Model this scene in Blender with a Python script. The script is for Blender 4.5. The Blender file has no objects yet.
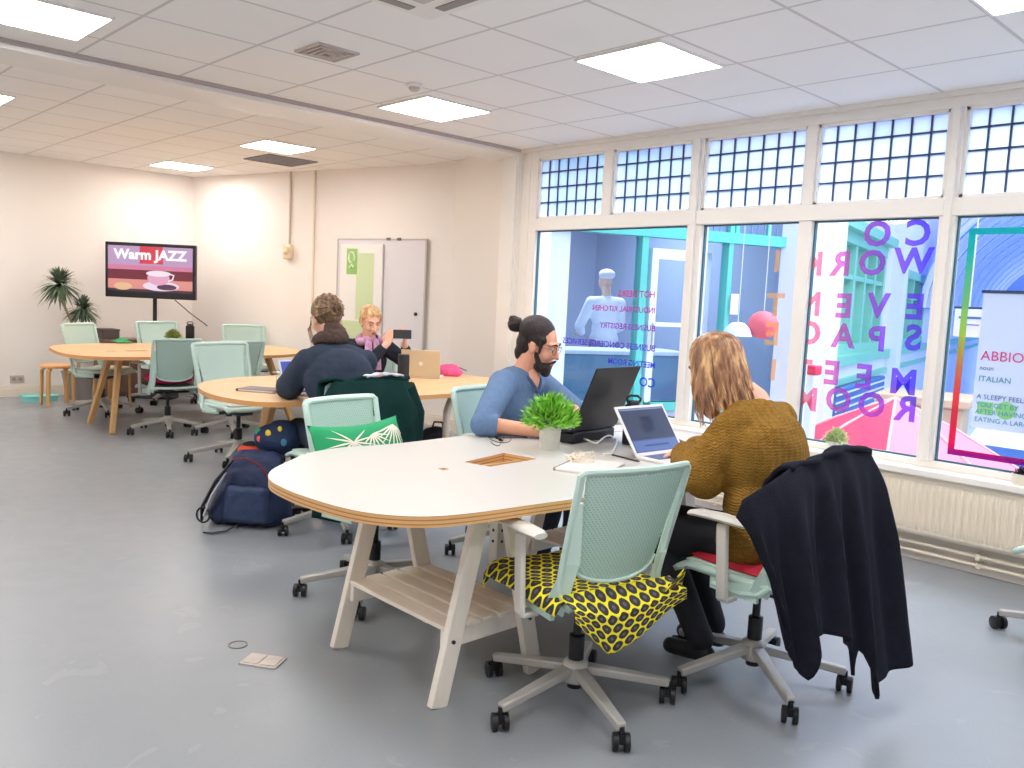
import bpy, bmesh, math, random
from math import sin, cos, pi, radians, sqrt, atan2, hypot
from mathutils import Vector, Matrix, Euler
random.seed(7)
C = bpy.context.scene.collection
scene = bpy.context.scene

# ------------------------------------------------------------------ camera
YAW, PITCH, ROLL, FOC, EYE = 0.80828501, 0.10072958, 0.04660637, 845.9, 1.42
def cam_axes():
    f = Vector((-sin(YAW)*cos(PITCH), cos(YAW)*cos(PITCH), -sin(PITCH)))
    r = Vector((cos(YAW), sin(YAW), 0)); u = r.cross(f)
    return f, cos(ROLL)*r + sin(ROLL)*u, -sin(ROLL)*r + cos(ROLL)*u
CF, CR, CU = cam_axes()
cd = bpy.data.cameras.new('camera'); cam = bpy.data.objects.new('camera', cd); C.objects.link(cam)
M = Matrix((CR, CU, -CF)).transposed().to_4x4(); M.translation = Vector((0, 0, EYE)); cam.matrix_world = M
cd.sensor_fit = 'HORIZONTAL'; cd.sensor_width = 36; cd.lens = FOC/1024*36; cd.clip_start = .05; cd.clip_end = 200
scene.camera = cam
def ray(px, py): return CF + CR*((px-512)/FOC) - CU*((py-384)/FOC)
def at(px, py, z):
    d = ray(px, py); return d*((z-EYE)/d.z) + Vector((0, 0, EYE))
def atX(px, py, X):
    d = ray(px, py); return d*(X/d.x) + Vector((0, 0, EYE))
def atY(px, py, Y):
    d = ray(px, py); return d*(Y/d.y) + Vector((0, 0, EYE))

# ------------------------------------------------------------------ colour management, world
scene.view_settings.view_transform = 'Standard'
scene.view_settings.look = 'None'
scene.view_settings.gamma = 1
scene.view_settings.use_curve_mapping = False
scene.view_settings.exposure = 1.3
LAMP = 10.0          # radiance of the ceiling panels
SKY = .72
scene.cycles.diffuse_bounces = 8; scene.cycles.max_bounces = 14; scene.cycles.transparent_max_bounces = 16
w = bpy.data.worlds.new('sky'); scene.world = w; w.use_nodes = True
bg = w.node_tree.nodes['Background']; bg.inputs[0].default_value = (.80, .88, 1.0, 1); bg.inputs[1].default_value = SKY
# daylight falling through the arcade roof outside the windows
sl = bpy.data.lights.new('daylight', 'AREA'); sl.shape = 'RECTANGLE'; sl.size = 8; sl.size_y = 3; sl.energy = 300; sl.color = (.84, .91, 1)
so = bpy.data.objects.new('daylight', sl); C.objects.link(so); so.location = (-1.5, 8.2, 5.2); so.rotation_euler = (radians(-38), 0, 0)

# ------------------------------------------------------------------ materials
def lin(c):
    return tuple(((x/255)/12.92 if x/255 <= .04045 else ((x/255+.055)/1.055)**2.4) for x in c) + (1,)
MATS = {}
def mat(name, rgb, rough=.6, metal=0, var=0, scale=8, bump=0, bscale=None, spec=.4, coat=0, sheen=0, stretch=None):
    if name in MATS: return MATS[name]
    m = bpy.data.materials.new(name); m.use_nodes = True; MATS[name] = m
    nt = m.node_tree; b = nt.nodes['Principled BSDF']
    b.inputs['Base Color'].default_value = lin(rgb); b.inputs['Roughness'].default_value = rough
    b.inputs['Metallic'].default_value = metal; b.inputs['Specular IOR Level'].default_value = spec
    b.inputs['Coat Weight'].default_value = coat; b.inputs['Sheen Weight'].default_value = sheen
    if var or bump:
        tc = nt.nodes.new('ShaderNodeTexCoord'); src = tc.outputs['Object']
        if stretch:
            mp = nt.nodes.new('ShaderNodeMapping'); mp.inputs['Scale'].default_value = stretch
            nt.links.new(src, mp.inputs['Vector']); src = mp.outputs[0]
    if var:
        n = nt.nodes.new('ShaderNodeTexNoise'); n.inputs['Scale'].default_value = scale; n.inputs['Detail'].default_value = 5
        nt.links.new(src, n.inputs['Vector'])
        r = nt.nodes.new('ShaderNodeValToRGB'); c = lin(rgb)
        r.color_ramp.elements[0].position = .3; r.color_ramp.elements[1].position = .7
        r.color_ramp.elements[0].color = tuple(x*(1-var) for x in c[:3])+(1,)
        r.color_ramp.elements[1].color = tuple(min(1, x*(1+var)) for x in c[:3])+(1,)
        nt.links.new(n.outputs['Fac'], r.inputs['Fac']); nt.links.new(r.outputs['Color'], b.inputs['Base Color'])
    if bump:
        n2 = nt.nodes.new('ShaderNodeTexNoise'); n2.inputs['Scale'].default_value = bscale or scale*6; n2.inputs['Detail'].default_value = 3
        nt.links.new(src, n2.inputs['Vector'])
        bp = nt.nodes.new('ShaderNodeBump'); bp.inputs['Strength'].default_value = bump; bp.inputs['Distance'].default_value = .01
        nt.links.new(n2.outputs['Fac'], bp.inputs['Height']); nt.links.new(bp.outputs[0], b.inputs['Normal'])
    return m
def emis(name, rgb, s):
    if name in MATS: return MATS[name]
    m = bpy.data.materials.new(name); m.use_nodes = True; MATS[name] = m
    b = m.node_tree.nodes['Principled BSDF']; b.inputs['Base Color'].default_value = (.02, .02, .02, 1); b.inputs['Roughness'].default_value = .3
    b.inputs['Emission Color'].default_value = lin(rgb); b.inputs['Emission Strength'].default_value = s if s > 2 else s*.42
    return m
def nodes_mat(name):
    m = bpy.data.materials.new(name); m.use_nodes = True; MATS[name] = m; nt = m.node_tree
    return m, nt, nt.nodes['Principled BSDF'], nt.nodes['Material Output']
def N(nt, t, **k):
    n = nt.nodes.new(t)
    for a, v in k.items(): setattr(n, a, v)
    return n
def mth(nt, op, a, b=None, c=None):
    n = nt.nodes.new('ShaderNodeMath'); n.operation = op
    for i, v in enumerate((a, b, c)):
        if v is None: continue
        if isinstance(v, (int, float)): n.inputs[i].default_value = v
        else: nt.links.new(v, n.inputs[i])
    return n.outputs[0]
def mixc(nt, f, a, b):
    n = nt.nodes.new('ShaderNodeMix'); n.data_type = 'RGBA'
    for i, v in ((0, f), (6, a), (7, b)):
        if isinstance(v, (int, float, tuple)): n.inputs[i].default_value = v
        else: nt.links.new(v, n.inputs[i])
    return n.outputs[2]

# ------------------------------------------------------------------ mesh builder
class MB:
    def __init__(s): s.v = []; s.f = []; s.m = []; s.mi = 0
    def add(s, vs, fs):
        o = len(s.v); s.v += [tuple(v) for v in vs]; s.f += [tuple(i+o for i in f) for f in fs]; s.m += [s.mi]*len(fs); return s
    def box(s, c, d, R=None):
        hx, hy, hz = d[0]/2, d[1]/2, d[2]/2
        vs = [Vector((x, y, z)) for x in (-hx, hx) for y in (-hy, hy) for z in (-hz, hz)]
        if R is not None: vs = [R @ v for v in vs]
        vs = [v + Vector(c) for v in vs]
        return s.add(vs, [(0, 1, 3, 2), (4, 6, 7, 5), (0, 4, 5, 1), (2, 3, 7, 6), (0, 2, 6, 4), (1, 5, 7, 3)])
    def b2(s, a, b):
        return s.box([(a[i]+b[i])/2 for i in range(3)], [abs(b[i]-a[i]) for i in range(3)])
    def plank(s, p0, p1, wd, th, up=(0, 0, 1), w1=None):
        p0, p1 = Vector(p0), Vector(p1); d = (p1-p0).normalized(); u = Vector(up)
        sd = d.cross(u).normalized(); n = sd.cross(d).normalized(); w1 = w1 or wd
        vs = []
        for p, ww in ((p0, wd), (p1, w1)):
            for a, b in ((-1, -1), (1, -1), (1, 1), (-1, 1)): vs.append(p + sd*a*ww/2 + n*b*th/2)
        return s.add(vs, [(0, 3, 2, 1), (4, 5, 6, 7), (0, 1, 5, 4), (1, 2, 6, 5), (2, 3, 7, 6), (3, 0, 4, 7)])
    def tube(s, pts, r, n=10, cap=True, flat=None):
        pts = [Vector(p) for p in pts]; k = len(pts)
        rs = r if isinstance(r, (list, tuple)) else [r]*k
        t0 = (pts[1]-pts[0]).normalized(); a = Vector((0, 0, 1)) if abs(t0.z) < .9 else Vector((1, 0, 0))
        nrm = t0.cross(a).normalized(); vs = []
        for i in range(k):
            t = (pts[min(i+1, k-1)]-pts[max(i-1, 0)])
            t = t.normalized() if t.length > 1e-9 else t0
            nrm = (nrm - t*nrm.dot(t)); nrm = nrm.normalized() if nrm.length > 1e-6 else t.orthogonal().normalized()
            bn = t.cross(nrm)
            fl = flat or 1
            for j in range(n):
                an = 2*pi*j/n; vs.append(pts[i] + (nrm*cos(an) + bn*sin(an)*fl)*rs[i])
        fs = [(i*n+j, i*n+(j+1) % n, (i+1)*n+(j+1) % n, (i+1)*n+j) for i in range(k-1) for j in range(n)]
        if cap: fs += [tuple(range(n))[::-1], tuple((k-1)*n+j for j in range(n))]
        return s.add(vs, fs)
    def lathe(s, prof, c=(0, 0, 0), n=24, axis='z'):
        vs = []
        for r, z in prof:
            for j in range(n):
                a = 2*pi*j/n
                p = (r*cos(a), r*sin(a), z)
                if axis == 'y': p = (p[0], z, p[1])
                if axis == 'x': p = (z, p[0], p[1])
                vs.append(Vector(p)+Vector(c))
        k = len(prof)
        fs = [(i*n+j, i*n+(j+1) % n, (i+1)*n+(j+1) % n, (i+1)*n+j) for i in range(k-1) for j in range(n)]
        fs += [tuple(range(n))[::-1], tuple((k-1)*n+j for j in range(n))]
        return s.add(vs, fs)
    def ell(s, c, r, R=None, nu=16, nv=10):
        if isinstance(r, (int, float)): r = (r, r, r)
        vs = [Vector((0, 0, -r[2]))]
        for i in range(1, nv):
            ph = -pi/2 + pi*i/nv
            for j in range(nu):
                a = 2*pi*j/nu; vs.append(Vector((r[0]*cos(ph)*cos(a), r[1]*cos(ph)*sin(a), r[2]*sin(ph))))
        vs.append(Vector((0, 0, r[2])))
        if R is not None: vs = [R @ v for v in vs]
        vs = [v+Vector(c) for v in vs]; fs = [(0, 1+(j+1) % nu, 1+j) for j in range(nu)]
        for i in range(nv-2):
            for j in range(nu): fs.append((1+i*nu+j, 1+i*nu+(j+1) % nu, 1+(i+1)*nu+(j+1) % nu, 1+(i+1)*nu+j))
        L = 1+(nv-2)*nu; e = len(vs)-1
        fs += [(L+j, L+(j+1) % nu, e) for j in range(nu)]
        return s.add(vs, fs)
    def cap(s, p0, r0, p1, r1, n=12):
        p0, p1 = Vector(p0), Vector(p1); d = p1-p0; L = d.length or 1e-6; d = d/L; pts = []; rs = []
        for k in range(5): a = -pi/2 + pi/2*k/5; pts.append(p0+d*sin(a)*r0); rs.append(max(r0*cos(a), r0*.05))
        pts.append(p0); rs.append(r0); pts.append(p1); rs.append(r1)
        for k in range(1, 6): a = pi/2*k/5; pts.append(p1+d*sin(a)*r1); rs.append(max(r1*cos(a), r1*.05))
        return s.tube(pts, rs, n)
    def prism(s, poly, z0, z1, mside=None):
        n = len(poly); m0 = s.mi
        s.add([(x, y, z1) for x, y in poly], [tuple(range(n))])
        s.add([(x, y, z0) for x, y in poly], [tuple(range(n))[::-1]])
        if mside is not None: s.mi = mside
        s.add([(x, y, z) for z in (z0, z1) for x, y in poly], [(i, (i+1) % n, n+(i+1) % n, n+i) for i in range(n)])
        s.mi = m0; return s
    def grid(s, fn, nu, nv):
        vs = [fn(i/nu, j/nv) for j in range(nv+1) for i in range(nu+1)]
        fs = [(j*(nu+1)+i, j*(nu+1)+i+1, (j+1)*(nu+1)+i+1, (j+1)*(nu+1)+i) for j in range(nv) for i in range(nu)]
        return s.add(vs, fs)
def mesh_of(name, mb):
    me = bpy.data.meshes.new(name); me.from_pydata([tuple(v) for v in mb.v], [], mb.f); me.update()
    return me
def put(name, me, m, parent=None, smooth=True, bev=0, seg=2, solid=0, sub=0, loc=None):
    o = bpy.data.objects.new(name, me); C.objects.link(o)
    for x in (m if isinstance(m, (list, tuple)) else [m]): me.materials.append(x)
    if parent: o.parent = parent
    if loc: o.location = loc
    if smooth:
        me.polygons.foreach_set('use_smooth', [True]*len(me.polygons))
        bm = bmesh.new(); bm.from_mesh(me)
        for e in bm.edges:
            if len(e.link_faces) == 2 and e.calc_face_angle(0) > radians(38): e.smooth = False
        bm.to_mesh(me); bm.free()
    if solid:
        x = o.modifiers.new('s', 'SOLIDIFY'); x.thickness = solid; x.offset = 0
    if bev:
        x = o.modifiers.new('b', 'BEVEL'); x.width = bev; x.segments = seg; x.limit_method = 'ANGLE'; x.angle_limit = radians(40)
    if sub:
        x = o.modifiers.new('u', 'SUBSURF'); x.levels = x.render_levels = sub
    return o
def obj(name, mb, m, parent=None, **k):
    me = mesh_of(name, mb)
    if any(mb.m): me.polygons.foreach_set('material_index', mb.m)
    bm = bmesh.new(); bm.from_mesh(me); bmesh.ops.recalc_face_normals(bm, faces=bm.faces); bm.to_mesh(me); bm.free()
    return put(name, me, m, parent, **k)
def blob(name, mb, m, parent=None, voxel=.01, smooth=4, bump=None, disp=0):
    """one continuous skin grown over overlapping solids"""
    me = mesh_of(name, mb); o = bpy.data.objects.new(name, me); C.objects.link(o)
    r = o.modifiers.new('r', 'REMESH'); r.mode = 'VOXEL'; r.voxel_size = voxel; r.use_smooth_shade = True
    if smooth: x = o.modifiers.new('s', 'SMOOTH'); x.factor = .5; x.iterations = smooth
    if disp:
        t = bpy.data.textures.new('t', 'CLOUDS'); t.noise_scale = disp[1]
        x = o.modifiers.new('d', 'DISPLACE'); x.texture = t; x.strength = disp[0]; x.mid_level = .5
    dg = bpy.context.evaluated_depsgraph_get(); dg.update()
    me2 = bpy.data.meshes.new_from_object(o.evaluated_get(dg)); bpy.data.objects.remove(o)
    me2.name = name; me2.materials.clear()
    o2 = bpy.data.objects.new(name, me2); C.objects.link(o2); me2.materials.append(m)
    me2.polygons.foreach_set('use_smooth', [True]*len(me2.polygons))
    if parent: o2.parent = parent
    return o2
def thing(name, label, cat, loc=(0, 0, 0), rz=0, group=None):
    o = bpy.data.objects.new(name, None); C.objects.link(o); o.empty_display_size = .1
    o.location = loc; o.rotation_euler = (0, 0, rz); o['label'] = label; o['category'] = cat
    if group: o['group'] = group
    return o
def tag(o, label, cat, group=None):
    o['label'] = label; o['category'] = cat
    if group: o['group'] = group
    return o
def struct(o): o['kind'] = 'structure'; return o
def stuct_parent(name, loc=(0, 0, 0)):
    o = bpy.data.objects.new(name, None); C.objects.link(o); o.location = loc; o['kind'] = 'structure'; return o
KIDS = {}
def dup(root, loc, rz, label, group=None):
    def cp(o, p):
        c = o.copy(); C.objects.link(c); c.parent = p
        for ch in [x for x in bpy.data.objects if x.parent == o]: cp(ch, c)
        return c
    r = root.copy(); C.objects.link(r)
    for ch in [x for x in bpy.data.objects if x.parent == root]: cp(ch, r)
    r.location = loc; r.rotation_euler = (0, 0, rz); r['label'] = label
    if group: r['group'] = group
    return r
def text_mesh(s, size, ext=.0, align='LEFT', bold=0):
    cu = bpy.data.curves.new('t', 'FONT'); cu.body = s; cu.size = size; cu.extrude = ext; cu.align_x = align; cu.align_y = 'CENTER'; cu.offset = bold; cu.resolution_u = 3
    o = bpy.data.objects.new('t', cu); C.objects.link(o)
    dg = bpy.context.evaluated_depsgraph_get(); dg.update()
    me = bpy.data.meshes.new_from_object(o.evaluated_get(dg)); bpy.data.objects.remove(o); me.materials.clear()
    return me
def rot2(x, y, a): return (x*cos(a)-y*sin(a), x*sin(a)+y*cos(a))
def smooth_poly(pts, n=4):
    out = []; k = len(pts)
    for i in range(k):
        p0, p1, p2, p3 = pts[(i-1) % k], pts[i], pts[(i+1) % k], pts[(i+2) % k]
        for j in range(n):
            t = j/n; out.append(tuple(.5*((2*p1[a])+(-p0[a]+p2[a])*t+(2*p0[a]-5*p1[a]+4*p2[a]-p3[a])*t*t+(-p0[a]+3*p1[a]-3*p2[a]+p3[a])*t**3) for a in (0, 1)))
    return out
# ================================================================== THE ROOM
CZ, CZ2 = 2.69, 2.81          # ceiling heights, this side and far side of the beam
WY = 5.13; LX = -11.17; RX = 2.6; BY = -3.4
TH = radians(14.5)
m_wall = mat('wall_paint', (244, 237, 231), .55, var=.02, scale=1.5)
m_white = mat('white_gloss_paint', (240, 236, 230), .35)
m_cream = mat('cream_gloss_paint', (238, 228, 214), .35)
# floor: worn blue grey vinyl
m, nt, b, out = nodes_mat('floor_vinyl')
tc = N(nt, 'ShaderNodeTexCoord'); n1 = N(nt, 'ShaderNodeTexNoise'); n1.inputs['Scale'].default_value = .9; n1.inputs['Detail'].default_value = 7
n2 = N(nt, 'ShaderNodeTexNoise'); n2.inputs['Scale'].default_value = 90; n2.inputs['Detail'].default_value = 2
n3 = N(nt, 'ShaderNodeTexNoise'); n3.inputs['Scale'].default_value = 5; n3.inputs['Detail'].default_value = 8; n3.inputs['Distortion'].default_value = 1.2
for q in (n1, n2, n3): nt.links.new(tc.outputs['Object'], q.inputs['Vector'])
c1 = mixc(nt, n1.outputs['Fac'], lin((132, 140, 148)), lin((151, 156, 162)))
c2 = mixc(nt, mth(nt, 'MULTIPLY', n2.outputs['Fac'], .22), c1, lin((172, 175, 178)))
sp = mth(nt, 'MULTIPLY', mth(nt, 'GREATER_THAN', n3.outputs['Fac'], .66), .25)
c3 = mixc(nt, sp, c2, lin((172, 174, 178)))
nt.links.new(c3, b.inputs['Base Color'])
nt.links.new(mth(nt, 'MULTIPLY_ADD', n3.outputs['Fac'], .25, .22), b.inputs['Roughness']); b.inputs['Specular IOR Level'].default_value = .45
m_floor = m
struct(obj('floor', MB().b2((LX-.3, BY-.2, -.1), (RX+.2, WY+1.2, 0)), m_floor, smooth=False))
# ceiling tiles
def tile_mat(name, x0, y0, col, px=.6, py=.59):
    m, nt, b, out = nodes_mat(name); tc = N(nt, 'ShaderNodeTexCoord'); s = N(nt, 'ShaderNodeSeparateXYZ'); nt.links.new(tc.outputs['Object'], s.inputs[0])
    fx = mth(nt, 'PINGPONG', mth(nt, 'SUBTRACT', s.outputs[0], x0), px/2); fy = mth(nt, 'PINGPONG', mth(nt, 'SUBTRACT', s.outputs[1], y0), py/2)
    g = mth(nt, 'LESS_THAN', mth(nt, 'MINIMUM', fx, fy), .009)
    n = N(nt, 'ShaderNodeTexNoise'); n.inputs['Scale'].default_value = .8; nt.links.new(tc.outputs['Object'], n.inputs['Vector'])
    base = mixc(nt, n.outputs['Fac'], lin(tuple(c-5 for c in col)), lin(tuple(min(255, c+4) for c in col)))
    nt.links.new(mixc(nt, mth(nt, 'MULTIPLY', g, .6), base, lin((190, 184, 182))), b.inputs['Base Color'])
    b.inputs['Roughness'].default_value = .85
    b.inputs['Specular IOR Level'].default_value = .2
    return m
m_ceil = tile_mat('ceiling_tiles', -1.935, 3.345, (252, 248, 244))
m_ceil2 = tile_mat('ceiling_tiles_far', -8.15, 3.9, (252, 247, 243))
struct(obj('ceiling', MB().b2((-5.36, BY-.2, CZ), (RX+.2, WY+.3, CZ+.3)), m_ceil, smooth=False))
struct(obj('ceiling_far', MB().b2((LX-.3, BY-.2, CZ2), (-5.79, WY+1.2, CZ2+.2)), m_ceil2, smooth=False))
struct(obj('trim_1', MB().b2((-5.79, BY, CZ-.05), (-5.376, WY+.1, CZ+.28)).b2((-5.84, BY, CZ+.02), (-5.79, WY+.1, CZ+.10)), m_white, smooth=False))
struct(obj('trim_4', MB().b2((-5.376, BY, CZ-.024), (-5.355, WY, CZ+.01)), mat('shadow_gap', (186, 174, 168), .8), smooth=False))
struct(obj('trim_2', MB().b2((-5.362, WY-.03, CZ-.03), (RX, WY+.0, CZ-.001)), m_white, smooth=False))
# walls
struct(obj('wall_left', MB().b2((LX-.2, BY-.2, 0), (LX, 4.72, CZ2)), m_wall, smooth=False))
struct(obj('wall_right', MB().b2((RX, BY-.2, 0), (RX+.2, WY+.1, CZ)), m_wall, smooth=False))
struct(obj('wall_rear', MB().b2((LX-.2, BY-.2, 0), (RX+.2, BY, CZ2)), m_wall, smooth=False))
wx0, wy0 = LX, 4.70; wx1, wy1 = -7.04, 5.77
dv = Vector((cos(TH), sin(TH), 0)); nv = Vector((-sin(TH), cos(TH), 0))
def wallbox(mb, p0, p1, z0, z1, th):
    p0 = Vector((p0[0], p0[1], 0)); p1 = Vector((p1[0], p1[1], 0)); d = (p1-p0).normalized(); n = Vector((-d.y, d.x, 0))
    vs = [q+Vector((0, 0, z)) for z in (z0, z1) for q in (p0, p1, p1+n*th, p0+n*th)]
    return mb.add(vs, [(0, 3, 2, 1), (4, 5, 6, 7), (0, 1, 5, 4), (1, 2, 6, 5), (2, 3, 7, 6), (3, 0, 4, 7)])
struct(obj('wall_back', wallbox(MB(), (wx0-.05, wy0-.013), (wx1, wy1), 0, CZ2, .15), m_wall, smooth=False))
struct(obj('wall_return', wallbox(MB(), (wx1, wy1), (-5.60, WY+.005), 0, CZ2, .15), mat('partition_gloss', (242, 235, 228), .3), smooth=False))
# pilaster between partition and windows
struct(obj('wall_pilaster', MB().b2((-5.60, WY-.02, 0), (-5.38, WY+.25, CZ2)).b2((-5.38, WY+.02, 0), (-5.22, WY+.25, CZ)).b2((-5.44, WY-.05, 0), (-5.39, WY-.02, CZ)).b2((-5.3, WY-.01, 0), (-5.26, WY+.02, CZ)), m_white, smooth=False, bev=.004))
# skirting
def skirt(name, p0, p1):
    mb = wallbox(MB(), p0, p1, 0, .10, -.018); wallbox(mb, p0, p1, .10, .125, -.010); struct(obj(name, mb, m_cream, smooth=False))
skirt('baseboard_back', (wx0, wy0), (wx1, wy1)); skirt('baseboard_return', (wx1, wy1), (-5.61, WY))
skirt('baseboard_left', (LX, BY), (LX, 4.70)); skirt('baseboard_rear', (RX, BY), (LX, BY))
# window wall
SZ = .575; TZ0, TZ1 = 2.00, 2.10; HZ = 2.60
struct(obj('wall_front', MB().b2((-5.22, WY, 0), (RX, WY+.2, SZ-.06)), m_wall, smooth=False))
struct(obj('trim_3', MB().b2((-5.22, WY-.13, SZ-.06), (RX, WY+.16, SZ-.02)), m_white, smooth=False, bev=.006))
m_glass, nt, b, out = nodes_mat('clear_glass')
tr = N(nt, 'ShaderNodeBsdfTransparent'); tr.inputs[0].default_value = (.93, .97, 1, 1); gl = N(nt, 'ShaderNodeBsdfGlossy'); gl.inputs['Roughness'].default_value = .02
lw = N(nt, 'ShaderNodeLayerWeight'); lw.inputs[0].default_value = .12; mx = N(nt, 'ShaderNodeMixShader')
nt.links.new(mth(nt, 'MULTIPLY_ADD', lw.outputs['Fresnel'], .5, .02), mx.inputs[0]); nt.links.new(tr.outputs[0], mx.inputs[1]); nt.links.new(gl.outputs[0], mx.inputs[2]); nt.links.new(mx.outputs[0], out.inputs[0])
m_obsc, nt, b, out = nodes_mat('obscured_glass')
tr = N(nt, 'ShaderNodeBsdfTransparent'); tr.inputs[0].default_value = (.80, .88, 1, 1)
tl = N(nt, 'ShaderNodeBsdfTranslucent'); tc = N(nt, 'ShaderNodeTexCoord'); n = N(nt, 'ShaderNodeTexNoise'); n.inputs['Scale'].default_value = 3
nt.links.new(tc.outputs['Object'], n.inputs['Vector'])
nt.links.new(mixc(nt, n.outputs['Fac'], (.70, .82, 1, 1), (.85, .88, .98, 1)), tl.inputs[0])
mx = N(nt, 'ShaderNodeMixShader'); mx.inputs[0].default_value = .55
nt.links.new(tr.outputs[0], mx.inputs[1]); nt.links.new(tl.outputs[0], mx.inputs[2]); nt.links.new(mx.outputs[0], out.inputs[0])
m_lead = mat('lead_strips', (60, 66, 92), .5)
m_dark_edge = mat('window_gasket', (70, 110, 125), .5)
uppers = [(-5.17, -4.44), (-4.35, -3.62), (-3.52, -2.75), (-2.68, -1.89), (-1.81, -1.02), (-.94, -.15), (-.07, .72), (.80, 1.6), (1.68, 2.5)]
lowers = [(-5.17, -3.62), (-3.50, -2.76), (-2.67, -1.90), (-1.81, -1.02), (-.94, -.15), (-.07, .72), (.80, 1.6), (1.68, 2.5)]
WIN = {}
# main frame members
fr = MB()
fr.b2((-5.26, WY, SZ-.02), (-5.17, WY+.09, CZ)); fr.b2((-5.17, WY, HZ), (RX, WY+.09, CZ)); fr.b2((-5.17, WY-.02, TZ0), (RX, WY+.09, TZ1)); fr.b2((-5.17, WY, SZ-.02), (RX, WY+.09, SZ+.02))
for (a, b_), (c, d) in zip(uppers, uppers[1:]): fr.b2((b_, WY-.01, TZ1), (c, WY+.09, HZ))
for (a, b_), (c, d) in zip(lowers, lowers[1:]): fr.b2((b_, WY-.01, SZ+.02), (c, WY+.09, TZ0))
fr.b2((2.5, WY, SZ), (RX, WY+.09, HZ))
for x in (-3.56, -1.85, -.11, 1.64): fr.b2((x-.02, WY-.035, SZ+.02), (x+.02, WY-.01, HZ))
struct(obj('window_frame', fr, m_white, smooth=False, bev=.004))
wn = 0
for i, (a, b_) in enumerate(uppers):
    wn += 1; r = stuct_parent('window_%d' % wn, ((a+b_)/2, WY+.04, TZ1)); hw = (b_-a)/2; h = HZ-TZ1
    obj('obscured_pane', MB().b2((-hw, -.004, 0), (hw, .004, h)), m_obsc, r, smooth=False)
    L = MB()
    for k in range(1, 7): x = -hw + 2*hw*k/7; L.b2((x-.005, -.012, 0), (x+.005, .012, h))
    for k in range(1, 4): z = h*k/4+.01; L.b2((-hw, -.0125, z-.005), (hw, .0125, z+.005))
    obj('leading', L, m_lead, r, smooth=False)
    S = MB(); e = .018
    S.b2((-hw, -.03, 0), (-hw+e, .03, h)).b2((hw-e, -.03, 0), (hw, .03, h)).b2((-hw, -.03, 0), (hw, .03, e)).b2((-hw, -.03, h-e), (hw, .03, h)); obj('sash', S, m_white, r, smooth=False)
for i, (a, b_) in enumerate(lowers):
    wn += 1; r = stuct_parent('window_%d' % wn, ((a+b_)/2, WY+.04, SZ+.02)); hw = (b_-a)/2; h = TZ0-SZ-.02
    obj('pane', MB().b2((-hw, -.003, 0), (hw, .003, h)), m_glass, r, smooth=False)
    S = MB(); e = .010
    S.b2((-hw, -.012, 0), (-hw+e, .012, h)).b2((hw-e, -.012, 0), (hw, .012, h)).b2((-hw, -.012, 0), (hw, .012, e)).b2((-hw, -.012, h-e), (hw, .012, h)); obj('gasket', S, m_dark_edge, r, smooth=False)
    WIN[i] = r
# vinyl lettering on the glass, read from the street side
def ramp_mat(name, stops, axis, a, b_, alpha):
    m, nt, b, out = nodes_mat(name); g = N(nt, 'ShaderNodeNewGeometry'); s = N(nt, 'ShaderNodeSeparateXYZ'); nt.links.new(g.outputs['Position'], s.inputs[0])
    f = mth(nt, 'DIVIDE', mth(nt, 'SUBTRACT', s.outputs[axis], a), b_-a); r = N(nt, 'ShaderNodeValToRGB'); nt.links.new(f, r.inputs[0]); e = r.color_ramp.elements
    e[0].position = stops[0][0]; e[0].color = lin(stops[0][1]); e[1].position = stops[-1][0]; e[1].color = lin(stops[-1][1])
    for p, c in stops[1:-1]: q = e.new(p); q.color = lin(c)
    tr = N(nt, 'ShaderNodeBsdfTransparent'); nt.links.new(r.outputs[0], tr.inputs[0])
    df = N(nt, 'ShaderNodeBsdfTranslucent'); nt.links.new(r.outputs[0], df.inputs[0]); dd = N(nt, 'ShaderNodeBsdfDiffuse'); nt.links.new(r.outputs[0], dd.inputs[0])
    m1 = N(nt, 'ShaderNodeMixShader'); m1.inputs[0].default_value = .5; nt.links.new(df.outputs[0], m1.inputs[1]); nt.links.new(dd.outputs[0], m1.inputs[2])
    mx = N(nt, 'ShaderNodeMixShader'); mx.inputs[0].default_value = alpha; nt.links.new(tr.outputs[0], mx.inputs[1]); nt.links.new(m1.outputs[0], mx.inputs[2]); nt.links.new(mx.outputs[0], out.inputs[0])
    return m
m_vinyl = ramp_mat('rainbow_vinyl', [(0, (190, 225, 130)), (.22, (238, 222, 130)), (.42, (250, 190, 150)), (.62, (240, 130, 160)), (.8, (190, 110, 210)), (1, (125, 100, 230))], 0, -3.5, -2.0, .38)
m_vinyl2 = ramp_mat('rose_to_blue_vinyl', [(0, (50, 90, 215)), (.35, (110, 80, 205)), (1, (225, 80, 140))], 2, .85, 1.5, .55)
def glass_text(s, x, z, size, m, win, mirror=True, align='LEFT', y=None, bold=0):
    me = text_mesh(s, size, .0, align, bold); y = WY+.032 if y is None else y; r = WIN[win]
    for v in me.vertices:
        a = -v.co.x if mirror else v.co.x; v.co = (a+x-r.location.x, y-r.location.y, v.co.y+z-r.location.z)
    return put('lettering', me, m, r, smooth=False)
rows = [[('O', 877, 235), ('C', 918, 234)], [('W', 913, 262), ('O', 872, 264), ('R', 841, 265), ('K', 813, 265), ('I', 777, 262)],
        [('E', 915, 308), ('V', 878, 307), ('E', 844, 307), ('N', 809, 305), ('T', 775, 306)], [('S', 913, 339), ('P', 877, 340), ('A', 843, 337), ('C', 810, 334), ('E', 772, 335)],
        [('M', 903, 383), ('E', 864, 378), ('E', 832, 374), ('T', 802, 372), ('I', 773, 371)], [('R', 906, 410), ('O', 871, 406), ('O', 838, 401), ('M', 806, 400)]]
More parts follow.
